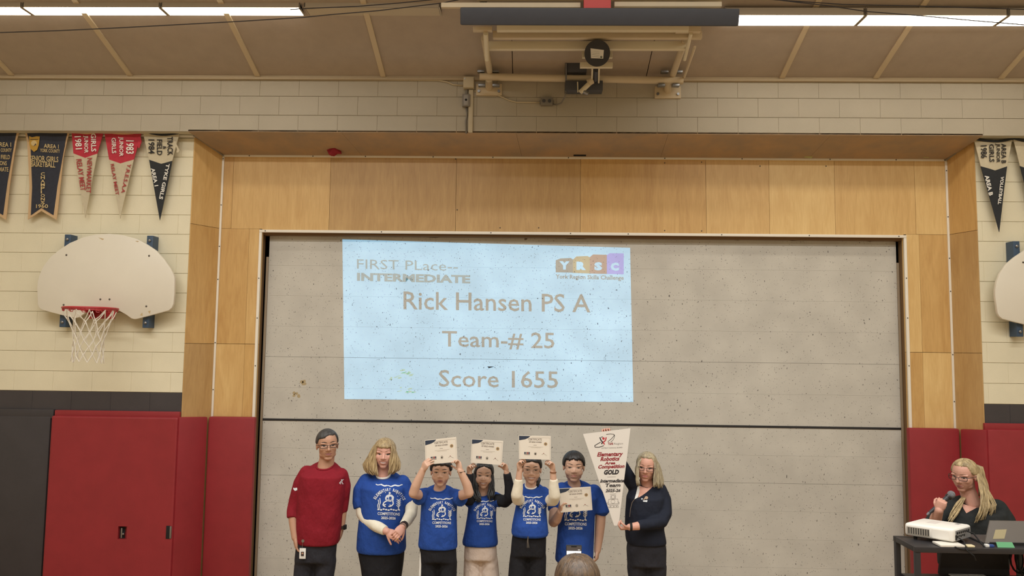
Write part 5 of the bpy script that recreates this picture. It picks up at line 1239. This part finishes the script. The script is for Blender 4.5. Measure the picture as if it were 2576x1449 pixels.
p.arm([(1398, 1262, -.01, .046), (1393, 1312, -.09, .044), (1400, 1306, -.14, .040), (1409, 1288, -.20, .028)], kid_hand((1411, 1270, -.215), (.8, .2, .1), 1, L=.155, curl=(24, 40, 30)))
p.arm([(1512, 1268, .01, .045), (1510, 1315, .0, .042), (1507, 1350, -.01, .036), (1503, 1385, -.03, .027)], dict(to=(1501, 1408, -.04), n=(-.8, .3, 0), L=.155, curl=(38, 50, 35), thumb=1, tcurl=14, spread=2))
p.legs([(1400, 1404, 1486, .115, 0), (1420, 1402, 1488, .115, 0), (1440, 1403, 1488, .11, 0)], [[(1424, 1442, 0, .078), (1423, 1470, 0, .074)], [(1467, 1442, 0, .078), (1467, 1470, 0, .074)]], F_BLK)
shirt_print(p, 1448, 1246, 1.0, 1, skip=('top', 'arc'))
certificate(YP, [(1405, 1229), (1486, 1224), (1490.5, 1283), (1411, 1289.5)], -.235, 'certificate held at chest height by the boy on the right')
p.finish()

# ---- woman in navy jacket with the award pennant
YP = YP0
p = Person('woman in glasses and navy jacket holding the white award pennant', YP, 1626, S_G)
h = p.head((1624, 1178.5), .222, -14, 4, 0, neck=(1628, 1228, .03), nr=.048, jaw=1.05)
face(h, p.hbvh, p.root, L_B, B_LT, 'closed', eye=.018, brow_w=.016)
glasses(h, p.root, M_FRAME, ML, w=.12, hh=.06, thick=.007)
hair_cap(h, 36, -15, -60, .055, H_ASH, p.root, fringe=2.5, seed=13, part=-.12, fside=40)
locks([(1619, 1149), (1606, 1160), (1600, 1180), (1600, 1205), (1605, 1226)], [(1624, 1147), (1610, 1160), (1604, 1182), (1606, 1205), (1610, 1222)], 9, .011, YP, (.02, -.10), (-.02, -.12), H_ASH, p.root, seed=14)
locks([(1633, 1146), (1645, 1160), (1649, 1185), (1646, 1208), (1643, 1228)], [(1638, 1147), (1655, 1165), (1662, 1190), (1668, 1212), (1671, 1232)], 16, .014, YP, (-.02, -.10), (.04, -.02), H_ASH, p.root, seed=15)
locks([(1610, 1175), (1612, 1200), (1620, 1222)], [(1650, 1175), (1658, 1200), (1664, 1225)], 12, .018, YP, (.05, .06), (.05, .06), H_ASH, p.root, 'hair_back', seed=16)
p.torso([(1216, 1608, 1648, .066, .03), (1222, 1596, 1657, .085, .03), (1231, 1585, 1667, .10, .02), (1250, 1576, 1672, .12, 0), (1290, 1573, 1672, .13, 0), (1330, 1572, 1670, .135, 0), (1356, 1574, 1675, .138, 0), (1366, 1577, 1676, .13, 0)],
        [[(1598, 1225, .04, .058), (1588, 1212, .02, .056), (1576, 1192, 0, .054), (1562, 1165, -.02, .048), (1552, 1140, -.03, .042)],
         [(1658, 1232, .02, .062), (1670, 1258, 0, .060), (1673, 1290, -.05, .056), (1664, 1312, -.11, .050), (1638, 1318, -.17, .044), (1604, 1322, -.21, .038)]], F_NAVY, 'jacket')
vn = on_mesh(p.shirt_bvh, .004)
Print().fan([(1609, 1222), (1628, 1228), (1645, 1221), (1637, 1229), (1627, 1238), (1616, 1246), (1606, 1252), (1605, 1240)]).build('neckline_skin', S_G, p.root, vn)
Print().fan([(1604, 1224), (1609, 1222), (1609, 1236), (1604, 1252), (1596, 1256), (1600, 1242)]).build('undershirt', F_WHT, p.root, on_mesh(p.shirt_bvh, .006))
zl = [(1596, 1256), (1590, 1264), (1586, 1280), (1584, 1300)]
MB().tube([on_mesh(p.shirt_bvh, .002)(*q) for q in zl], .003, 6).build('zip', M_CLEAR, p.root)
Print().disc((1626, 1252), 4.5, 0, 8, 4).disc((1615, 1255), 1.8, 1, 8).poly([(1617, 1259), (1629, 1258), (1628, 1263), (1618, 1262)], 1).line([(1619, 1257), (1624, 1252)], 2.4, 0).build('chest_emblem', [mat('emblem_tan', (176, 148, 122), .8), M_PRW], p.root, on_mesh(p.shirt_bvh, .003))
p.arm([(1556, 1148, -.025, .034), (1545, 1122, -.04, .030), (1532, 1104, -.06, .025)], dict(to=(1526, 1084, -.08), n=(-.2, -1, .1), L=.165, curl=(25, 55, 45), thumb=-1, tcurl=15, spread=4))
p.arm([(1638, 1318, -.17, .034), (1605, 1323, -.21, .032), (1584, 1326, -.225, .026)], dict(to=(1560, 1330, -.23), n=(.0, .25, .95), L=.165, curl=(58, 55, 30), thumb=-1, tcurl=26, spread=2))
w_ = P(1587, 1325.5, YP-.222); MB().tube([w_+Vector((-.009, 0, 0)), w_+Vector((.009, 0, 0))], .031, 16).build('watch_band', M_DARK, p.root)
p.legs([(1355, 1580, 1672, .12, 0), (1380, 1576, 1676, .122, 0), (1420, 1578, 1675, .12, 0)], [[(1604, 1425, 0, .086), (1606, 1449, 0, .082)], [(1650, 1425, 0, .086), (1650, 1449, 0, .082)]], F_CHAR)
p.finish()
# award pennant
Q = [(1466.6, 1091.7), (1586, 1077.4), (1556, 1322.5), (1545, 1322)]; YQ = YP-.145
tl, tr, br, bl = P(*Q[0], YQ), P(*Q[1], YQ), P(*Q[2], YQ-.08), P(*Q[3], YQ-.08)
AP = thing('award_pennant', (tl+tr+br+bl)/4, 'long white award pennant reading Elementary Robotics Area Competition GOLD', 'pennant')
pn_ = (tr-tl).cross(bl-tl).normalized()
br = CAM+ray(*Q[2])*((tl-CAM).dot(pn_)/ray(*Q[2]).dot(pn_))
def apm(off):
    def fn(x, y):
        d = ray(x, y); return CAM+d*((tl-CAM).dot(pn_)/d.dot(pn_))-Vector((0, off, 0))
    return fn
MB().prism([tl, tr, br, bl], (0, .0025, 0)).build('cloth', mat('pennant_white', (216, 209, 199), .8), AP)
INK2 = [mat('pennant_maroon', (140, 40, 46), .8), mat('pennant_black', (44, 38, 40), .8), mat('pennant_grey', (150, 144, 138), .8), mat('pennant_red', (178, 44, 52), .8)]
t = Print()
def T2(s, x0, x1, y0, y1, m, sl=-.03, b=.04): t.text(s, (x0, y1+(x1-x0)*-sl*.5), (x1-x0, (x1-x0)*sl), (0, y0-y1), m, b, 1.0, .06)
T2('Elementary', 1501, 1564.5, 1137, 1151, 0); T2('Robotics', 1510, 1557, 1149, 1159.5, 0); T2('Area', 1521, 1547.5, 1161, 1168.5, 0); T2('Competition', 1502.5, 1569, 1168.5, 1181, 0)
T2('GOLD', 1518, 1556, 1181.5, 1194, 1, -.03, .06); T2('Intermediate', 1509, 1569, 1205, 1214, 1, -.02); T2('Team', 1521, 1560, 1216, 1225, 1, -.02, .03); T2('2025-26', 1523, 1560, 1230, 1238, 1, -.02)
t.build('lettering', INK2, AP, apm(.001))
g = Print().line([(1527, 1200), (1549, 1199)], .8, 2).line([(1527, 1228), (1552, 1227)], .8, 2)
for pts in ([(1534, 1243), (1550, 1242)], [(1537, 1246), (1536, 1254), (1548, 1254), (1549, 1246), (1537, 1246)], [(1531, 1256), (1530, 1268), (1555, 1267), (1554, 1255), (1531, 1256)], [(1531, 1262), (1527, 1266), (1531, 1270)], [(1554, 1261), (1558, 1265), (1555, 1269)], [(1533, 1271), (1531, 1277), (1556, 1276), (1554, 1270), (1533, 1271)]): g.line(pts, .9, 2)
for c in ((1538, 1250), (1546, 1250), (1536, 1274), (1544, 1274), (1551, 1273.5)): g.disc(c, 1.6, 2, 8)
for r_ in (5,): g.line([(1542+r_*math.cos(a*.5), 1261.5+r_*math.sin(a*.5)) for a in range(13)], .8, 2)
g.build('line_drawing', INK2, AP, apm(.001))
e = Print()
e.line([(1524+22*math.cos(a/10), 1104+19*math.sin(a/10)*.8-(22*math.cos(a/10))*.35) for a in range(-2, 11)], 1.0, 1)
e.line([(1525, 1093), (1535, 1091.5), (1544, 1092.5), (1545, 1096), (1538, 1104), (1529, 1111)], 1.2, 1).line([(1511, 1112), (1496, 1121), (1497, 1125), (1507, 1125), (1519, 1121)], 1.6, 1)
e.disc((1518, 1103), 3.2, 3, 12).line([(1509, 1100), (1512, 1108), (1516, 1112), (1513, 1117)], 2.8, 1).line([(1512, 1100), (1516, 1098.5)], 1.6, 1).line([(1525, 1100), (1523, 1108), (1517, 1113), (1521, 1118)], 2.8, 3)
e.text('York', (1529, 1119.5), (14, -.4), (0, -7), 0, .03).text('Region', (1545, 1120), (22, -.8), (0, -6), 2, 0).text('DISTRICT SCHOOL BOARD', (1513, 1129), (53, -2), (0, -3.2), 2, .01)
e.build('emblem', INK2, AP, apm(.001))

# ---- presenter with microphone
YH = -1.55
p = Person('woman with long straw-blond hair and glasses speaking into a microphone', YH, 2435, S_G)
h = p.head((2412, 1201), .238, -57, 2, -8, neck=(2446, 1268, .02), nr=.056, wide=1.02, jaw=1.05)
face(h, p.hbvh, p.root, L_B, B_LT, 'open', eye=.02, brow_w=.014)
glasses(h, p.root, M_FRAME, ML, w=.12, hh=.06, thick=.009)
hair_cap(h, 36, -10, -60, .034, H_STR, p.root, fringe=1.5, seed=17, part=.15, fside=42)
locks([(2440, 1166), (2456, 1188), (2464, 1215), (2470, 1245), (2464, 1285), (2449, 1320)], [(2446, 1166), (2461, 1183), (2475, 1214), (2492, 1246), (2507, 1268), (2500, 1298)], 26, .011, YH, (-.02, -.185), (.04, -.10), H_STR, p.root, seed=18, wave=.009)
locks([(2436, 1236), (2410, 1260), (2394, 1288), (2385, 1312)], [(2440, 1236), (2421, 1266), (2406, 1294), (2392, 1320)], 9, .008, YH, (.06, -.15), (.04, -.18), H_STR, p.root, seed=19, wave=.010)
locks([(2450, 1168), (2462, 1200), (2464, 1250)], [(2470, 1175), (2480, 1212), (2490, 1252)], 12, .018, YH, (.06, .06), (.08, .07), H_STR, p.root, 'hair_back', seed=20)
p.torso([(1262, 2414, 2476, .085, .03), (1267, 2400, 2492, .10, .03), (1274, 2386, 2512, .12, .02), (1288, 2374, 2526, .14, .01), (1310, 2366, 2530, .155, 0), (1350, 2362, 2530, .165, 0), (1400, 2365, 2530, .165, 0), (1425, 2366, 2530, .16, 0)],
        [[(2388, 1278, .02, .07), (2362, 1300, -.02, .068), (2344, 1322, -.08, .062), (2348, 1322, -.15, .056), (2353, 1312, -.20, .050)],
         [(2508, 1280, .02, .074), (2530, 1310, -.02, .068), (2538, 1345, -.05, .06), (2530, 1365, -.14, .05)]], F_BTOP, 'blouse')
vn = on_mesh(p.shirt_bvh, .005)
Print().fan([(2418, 1266), (2430, 1271), (2446, 1273), (2462, 1270), (2473, 1265), (2462, 1274), (2450, 1281), (2431, 1291), (2424, 1280)]).build('neckline_skin', S_G, p.root, vn)
p.arm([(2349, 1322, -.15, .042), (2354, 1305, -.23, .040), (2362, 1284, -.295, .030)], dict(to=(2369, 1264, -.315), n=(.62, .75, .1), L=.165, curl=(68, 72, 40), thumb=1, tcurl=30, spread=1))
p.legs([(1415, 2372, 2526, .15, 0), (1440, 2374, 2524, .15, 0)], [[(2415, 1449, 0, .095), (2415, 1490, 0, .088)], [(2482, 1449, 0, .095), (2482, 1490, 0, .088)]], F_BLK)
p.finish()
ym = YH-.275
a, b = P(2337, 1291, ym), P(2393, 1244, ym-.01); d = (b-a).normalized()
MC = thing('microphone', a, 'silver-grey handheld microphone held by the presenter', 'microphone')
MB().tube([a, a+d*.03, a+(b-a)*.55, b-d*.03], [.010, .012, .015, .019], 18).build('handle', mat('mic_black', (58, 58, 62), .4), MC)
MB().tube([a-d*.02, a+d*.002], [.007, .011], 12).build('tail_cap', mat('mic_grey', (120, 120, 124), .4), MC)
MB().tube([b-d*.032, b-d*.022], .024, 20).build('collar_ring', M_FRAME, MC)
MB().ball(b, .027, n=22, k=14).build('grille', mat('mic_mesh', (136, 136, 140), .45, .4, bump=.8, bscale=300), MC)

# ---- spectator in the foreground photographing with a phone
YF_ = -4.2
p = Person('spectator seen from behind with streaked brown hair, raising a phone', YF_, 1452, S_G)
p.h = h = Head((1452, 1448), YF_, .23, 180, 0, 0)
h.c = P(1452, 1471, YF_)
mb = MB(); h.build(mb, h.c+Vector((0, .02, -.22)), .05); V, F = remesh(mb, .005, 3); p.addskin(V, F)
hair_cap(h, 30, -40, -75, .075, H_BRN, p.root, fringe=3, seed=22)
zb = h.c
mb = MB(); rn = random.Random(6)
for i in range(110):
    az = math.pi*(i/109)*1.25-math.pi*.125+rn.uniform(-.03, .03)        # from the parting down over sides and back
    pts = []; e = rn.uniform(.8, 1.0)
    for j in range(10):
        t = j/9*e; el = math.radians(84-t*120)
        k = 1.165+.025*math.sin(i*3+t*5)
        if el > math.radians(-20): q = Vector((.345*math.cos(el)*math.cos(az)*k, -.06-.42*math.cos(el)*math.sin(az)*k, .12+.375*math.sin(el)*k))
        else: q = Vector((q.x*1.01, q.y*1.0, q.z-.09))
        pts.append(h.at(q.x, q.y, q.z))
    mb.tube(pts, [.004+.005*math.sin(math.pi*min(1, j/9+.15)) for j in range(10)], 6, flat=.5)
mb.build('hair_locks', H_BRN, p.root, 180)
c = h.c
def ringz(z, hw, dep, n=24): return [Vector((c.x+hw*math.copysign(abs(math.cos(2*math.pi*i/n))**.85, math.cos(2*math.pi*i/n)), c.y+.02+dep*math.sin(2*math.pi*i/n), z)) for i in range(n)]
z0 = c.z-.20
tr_ = [ringz(z0+.02, .06, .055), ringz(z0-.03, .13, .08), ringz(z0-.08, .19, .10), ringz(z0-.25, .20, .13), ringz(z0-.45, .18, .13), ringz(z0-.62, .20, .14)]
mb = MB().loft(tr_)
ph = P(1443.5, 1384, -3.85)
for s in (-1, 1):
    sh = Vector((c.x+s*.17, c.y+.02, z0-.10)); el = Vector((c.x+s*.23, c.y+.10, z0-.33)); wr = Vector((ph.x+s*.055, ph.y-.05, ph.z-.16))
    mb.chain([(sh, .058), (el, .05)], n=14); mb.chain([(el, .05), (el.lerp(wr, .8), .038)], n=14)
    am = MB().chain([(el, .036), (wr, .026)], n=12); hand_mesh(am, wr, Vector((-s*.12, .35, 1)), Vector((-s, .15, 0)), .165, (25, 35, 30), -s, 18, 3); V, F = remesh(am, .004, 3); p.addskin(V, F)
V, F = remesh(mb, .009, 5); mesh_obj('cardigan', V, F, fab('cardigan_grey', (92, 88, 90)), p.root, None, 60)
mb = MB().loft([ringz(z0-.58, .19, .135), ringz(z0-.70, .185, .13)]); core = MB().loft([[q*1 for q in r] for r in [ringz(z0-.05, .12, .07), ringz(z0-.5, .14, .09)]])
for s in (-1, 1):
    L = [(Vector((c.x+s*.09, c.y+.02, z0-.68)), .09), (Vector((c.x+s*.09, c.y+.02, .46)), .065), (Vector((c.x+s*.09, c.y+.03, .09)), .05)]
    mb.chain(L, n=14); core.chain([(a, r*.6) for a, r in L], n=10)
    rr = [[Vector((c.x+s*.09+w_*math.cos(2*math.pi*i/14), c.y+.03+t, max(.003, hh*.5+hh*.5*math.sin(2*math.pi*i/14)))) for i in range(14)] for t, w_, hh in ((-.09, .03, .07), (-.05, .04, .10), (.05, .045, .085), (.13, .045, .055), (.17, .03, .04))]
    MB().loft(rr).build('shoe', M_SHOE, p.root, 60)
V, F = remesh(mb, .01, 5); mesh_obj('trousers', V, F, F_CHAR, p.root, None, 60)
p.core = core; p.finish()
PHN = thing('smartphone', (ph.x, ph.y, ph.z-.075), 'smartphone raised in front of the spectator, bright screen visible', 'phone')
a, b = P(1424, 1370.5, -3.85), P(1463.5, 1371.5, -3.85); wx = (b.x-a.x)/2; zt = a.z; cx_ = (a.x+b.x)/2
MB().box((cx_-wx, ph.y-.004, zt-.155), (cx_+wx, ph.y+.004, zt), 0, .0035).build('case', mat('phone_case', (58, 62, 68), .35, .3), PHN)
s1 = mat('phone_screen_dark', (70, 66, 64), .2, emit=(120, 112, 104), estr=.25); s2 = mat('phone_screen_bright', (230, 236, 240), .2, emit=(238, 244, 255), estr=.95)
MB().box((cx_-wx*.92, ph.y-.0052, zt-.026), (cx_+wx*.92, ph.y-.0042, zt-.004)).build('screen_top_bar', s1, PHN)
MB().box((cx_-wx*.92, ph.y-.0052, zt-.150), (cx_+wx*.92, ph.y-.0042, zt-.0265)).build('screen', s2, PHN)
MB().box((cx_-wx*.35, ph.y-.0060, zt-.009), (cx_+wx*.35, ph.y-.0052, zt-.004)).build('notch', M_DARK, PHN)
MB().box((cx_+wx*.50, ph.y-.0060, zt-.023), (cx_+wx*.78, ph.y-.0052, zt-.019)).build('status_text', M_PRW, PHN)
# ------------------------------------------------------------------ equipment cart at the right
M_CART = mat('cart_black_steel', (44, 42, 44), .45, var=.06, scale=10); M_CLOTH = mat('cart_black_panel', (38, 33, 34), .8, var=.08, scale=10)
YC = -2.3
L0 = P(2303, 1377, YC); zt = L0.z; xr = P(2640, 1388, YC).x
CT = thing('equipment_cart', ((L0.x+xr)/2, YC+.25, 0), 'tall black steel cart at the right edge carrying projector and laptop', 'cart')
dep = .30; th = .034
MB().box((L0.x, YC, zt-.012), (xr, YC+dep, zt), 0, .003).build('top_shelf', M_CART, CT)
for y in (YC-.002, YC+dep-.03): MB().box((L0.x-.002, y, zt-th), (xr+.002, y+.032, zt+.002), 0, .004).build('rail', M_CART, CT)
for x in (L0.x-.002, xr-.03): MB().box((x, YC+.03, zt-th), (x+.032, YC+dep-.03, zt+.001), 0, .004).build('rail', M_CART, CT)
for x in (L0.x, xr-.034):
    for y in (YC, YC+dep-.034): MB().box((x, y, .08), (x+.034, y+.034, zt-th), 0, .004).build('leg', M_CART, CT)
for x in (L0.x+.017, xr-.017):
    for y in (YC+.017, YC+dep-.017): MB().tube([(x-.014, y, .04), (x+.014, y, .04)], .04, 16).build('caster', M_DARK, CT)
zsh = P(2460, 1447, YC+dep-.06).z
MB().box((L0.x+.03, YC+.03, zsh-.03), (xr-.03, YC+dep-.03, zsh-.004), 0, .003).build('middle_shelf', M_CART, CT)
MB().box((L0.x+.03, YC+.03, .20), (xr-.03, YC+dep-.03, .225), 0, .003).build('bottom_shelf', M_CART, CT)
q0, q1 = P(2372, 1392, YC+dep-.05), P(2540, 1392, YC+dep-.05)
bk = [(q0.x, zt-th), (q1.x+.02, zt-th), (q1.x+.005, zt-.08), (q1.x-.01, zt-.14), (q1.x-.005, zsh), (q0.x-.03, zsh), (q0.x-.012, zt-.12), (q0.x, zt-.07)]
MB().prism([(x, YC+dep-.05, z) for x, z in bk], (0, .02, 0)).build('black_curtain_panel', M_CLOTH, CT)
# white projector
n0 = Vector((P(2401, 1383, YC+.05).x, YC+.05, zt)); u = Vector((.80, .60, 0)).normalized(); v = Vector((-.80, .60, 0)).normalized()
PJ = thing('projector', (n0.x, n0.y+.15, zt), 'white projector on the cart with its ports facing the hall', 'projector')
M_PJ = mat('projector_white', (236, 232, 224), .4); lift = .022; hgt = .088
r = P(2479, 1376, YC+.05+.15); l = P(2327, 1366, YC+.05+.15)
Lu = .26; Lv = .30
base = [n0, n0+u*Lu, n0+u*Lu+v*Lv, n0+v*Lv]
bm = bmesh.new(); vs = [bm.verts.new(q+Vector((0, 0, lift))) for q in base]+[bm.verts.new(q+Vector((0, 0, lift+hgt))) for q in base]
for f in ((3, 2, 1, 0), (4, 5, 6, 7), (0, 1, 5, 4), (1, 2, 6, 5), (2, 3, 7, 6), (3, 0, 4, 7)): bm.faces.new([vs[i] for i in f])
bmesh.ops.bevel(bm, geom=bm.edges[:], offset=.018, segments=3, affect='EDGES', profile=.5)
MB().bm(bm).build('body', M_PJ, PJ)
nr, nl = u.cross(Vector((0, 0, 1))), -(v.cross(Vector((0, 0, 1))))
def pq(o, d, n, z0, z1, a, b, nm, m, t=.002, par=PJ):
    return MB().prism([o+d*a+Vector((0, 0, lift+z0)), o+d*b+Vector((0, 0, lift+z0)), o+d*b+Vector((0, 0, lift+z1)), o+d*a+Vector((0, 0, lift+z1))], n*t).build(nm, m, par)
M_PORT = mat('port_panel_grey', (142, 140, 140), .5); M_VENT = mat('vent_grey', (150, 142, 130), .6)
pp = pq(n0, u, nr, .008, .074, .022, .238, 'port_panel', M_PORT)
rn = random.Random(2)
for k in range(7): pq(n0, u, nr, .050, .064, .035+k*.028, .053+k*.028, 'port', M_DARK, .0035, pp)
for k in range(5): pq(n0, u, nr, .026+.006*(k % 2), .040, .040+k*.024, .056+k*.024, 'port', M_DARK, .0035, pp)
pq(n0, u, nr, .014, .046, .018, .036, 'power_socket', M_DARK, .0035)
vt_ = pq(n0, v, nl, .016, .064, .145, .285, 'vent_grille', M_VENT)
for k in range(9): pq(n0, v, nl, .020, .060, .150+k*.0148, .155+k*.0148, 'vent_slot', M_DARK, .003, vt_)
pq(n0, v, nl, .012, .070, .03, .13, 'side_cover', M_PJ, .002)
for a, b in ((.04, .05), (.22, .05), (.04, .25), (.22, .25)):
    q = n0+u*a+v*b; MB().tube([q+Vector((0, 0, .001)), q+Vector((0, 0, lift+.004))], .012, 10).build('foot', M_DARK, PJ)
q = n0+u*.15+v*.18+Vector((0, 0, lift+hgt)); MB().obox(q, u*.05, v*.03, Vector((0, 0, .001))).build('control_pad', mat('pad_pale', (214, 206, 200), .5), PJ)
q = n0+u*.21+v*.06+Vector((0, 0, lift+hgt)); MB().obox(q, u*.022, v*.012, Vector((0, 0, .001))).build('label_sticker', M_PORT, PJ)
# white tray and cables
a, b = P(2365, 1388, YC+.012), P(2427, 1390, YC+.012)
TB = MB().box((a.x, YC+.004, zt+.003), (b.x, YC+.11, zt+.018), 0, .005).build('white_box', mat('box_white', (226, 220, 208), .5)); tag(TB, 'flat white box on the cart edge below the projector', 'box')
a = P(2428, 1386, YC+.03); 
AD = tag(MB().box((a.x+.004, YC+.008, zt+.003), (a.x+.055, YC+.05, zt+.016), 0, .005).build('adapter', mat('adapter_cream', (226, 212, 172), .5)), 'small cream adapter lying beside the flat white box', 'adapter')
def cart_cable(pts, lb, r=.004, m=None): tag(MB().tube(pts, r, 8).build('cable', m or M_DARK, None, 180), lb, 'cable')
pr0 = n0+nr*.012+Vector((0, 0, lift+.03))
cart_cable([pr0+u*.04, pr0+u*.05+nr*.03+Vector((0, 0, -.02)), P(2430, 1382, YC-.01), P(2440, 1391, YC-.015), P(2450, 1398, YC-.02), P(2455, 1410, YC-.01)], 'thin black cable hanging over the cart edge from the projector')
cart_cable([pr0+u*.16+Vector((0, 0, .028)), pr0+u*.19+nr*.03+Vector((0, 0, .015)), P(2472, 1371, YC+.04), P(2480, 1379, YC+.03), P(2486, 1384, YC+.02)], 'black video cable looping from projector towards the laptop', .005)
cart_cable([P(2402, 1376, YC+.0), P(2415, 1381, YC-.004), P(2440, 1384, YC+.0), P(2465, 1384.5, YC+.004), P(2478, 1383.5, YC+.01)], 'black cable lying along the cart edge behind the white box', .005)
a = P(2483, 1382, YC+.04)
PLG = thing('cable_plug', (a.x, a.y, zt), 'white and blue plug lying between projector and laptop', 'plug')
MB().box((a.x-.014, a.y-.012, zt+.002), (a.x+.012, a.y+.012, zt+.020), 0, .004).build('plug_body', F_WHT, PLG)
MB().box((a.x+.0125, a.y-.010, zt+.002), (a.x+.045, a.y+.012, zt+.018), 0, .003).build('blue_connector', mat('connector_blue', (52, 78, 140), .5), PLG)
# laptop, screen back towards the hall
Yl = YC+.09
a, b = P(2479, 1384.5, Yl), P(2640, 1390, Yl); a.z = b.z = zt+.014; tl_, tr_ = P(2490.5, 1310.5, Yl+.085), P(2652, 1313, Yl+.085)
LP = thing('laptop', ((a.x+b.x)/2, Yl+.1, zt), 'open dark grey laptop on the cart, lid back towards the hall', 'laptop')
M_LAP = mat('laptop_grey', (116, 110, 104), .35, .5, var=.05, scale=5)
lb_ = MB().prism([a, b, tr_, tl_], Vector((0, .008, .002))).build('lid', M_LAP, LP)
MB().box((a.x, Yl+.002, zt+.001), (b.x, Yl+.235, zt+.015), 0, .004).build('base', mat('laptop_base', (70, 68, 68), .4), LP)
MB().tube([(a.x+.03, Yl+.006, zt+.014), (b.x-.03, Yl+.006, zt+.014)], .007, 10).build('hinge', M_DARK, LP)
def lidp(x, y, o=.0015):
    d = ray(x, y); n = (b-a).cross(tl_-a).normalized(); t = (a-CAM).dot(n)/d.dot(n); q = CAM+d*t; return q-d.normalized()*o
tag(MB().prism([lidp(*q) for q in ((2504, 1332.5), (2532.5, 1331.5), (2526.5, 1355), (2497.5, 1356))], (0, -.0006, 0)).build('sticky_note', mat('note_khaki', (158, 146, 112), .8)), 'khaki sticky note on the back of the laptop lid', 'note')
gx0, gx1 = P(2510.5, 1384, YC+.03), P(2553.5, 1384, YC+.03)
gz = P(2512, 1364.5, YC+.045).z
tag(MB().prism([(gx0.x, YC+.03, zt+.002), (gx1.x, YC+.03, zt+.002), (gx1.x-.004, YC+.05, gz), (gx0.x+.002, YC+.05, gz)], (0, .004, .001)).build('note_card', mat('note_green', (98, 160, 114), .8)), 'green note card leaning against the laptop', 'note')
# things on the middle shelf
for k, (x0, x1, lb) in enumerate(((2417, 2463, 'left sheet of white paper on the cart shelf'), (2465, 2507, 'right sheet of white paper on the cart shelf'))):
    s, e = P(x0, 1446, YC+.1), P(x1, 1446, YC+.1)
    tag(MB().box((s.x, YC+.05, zsh-.0035), (e.x, YC+.25, zsh+.004), 0, .001).build('paper_stack', F_WHT), lb, 'paper')
cb = MB(); rn = random.Random(8); c0 = P(2568, 1408, YC+.2)
pts = []
for i in range(70):
    t = i/70*2*math.pi*5; pts.append(c0+Vector((.045*math.cos(t)*(1+.25*math.sin(t*.37)), .03*math.sin(t*.61), .085*math.sin(t)*(1+.2*math.cos(t*.23)))))
tag(MB().tube(pts, .006, 6).build('cable_bundle', M_DARK, None, 180), 'tangled black cable bundle hanging under the cart top at the right edge', 'cable')
cart_cable([c0+Vector((0, 0, .08)), c0+Vector((.02, -.01, .12)), c0+Vector((.03, 0, zt-th-c0.z-.002))], 'short black cable holding the bundle under the cart top')
bpy.data.scenes.remove(tmp_scene)
for m_ in list(bpy.data.meshes):
    if m_.users == 0: bpy.data.meshes.remove(m_)
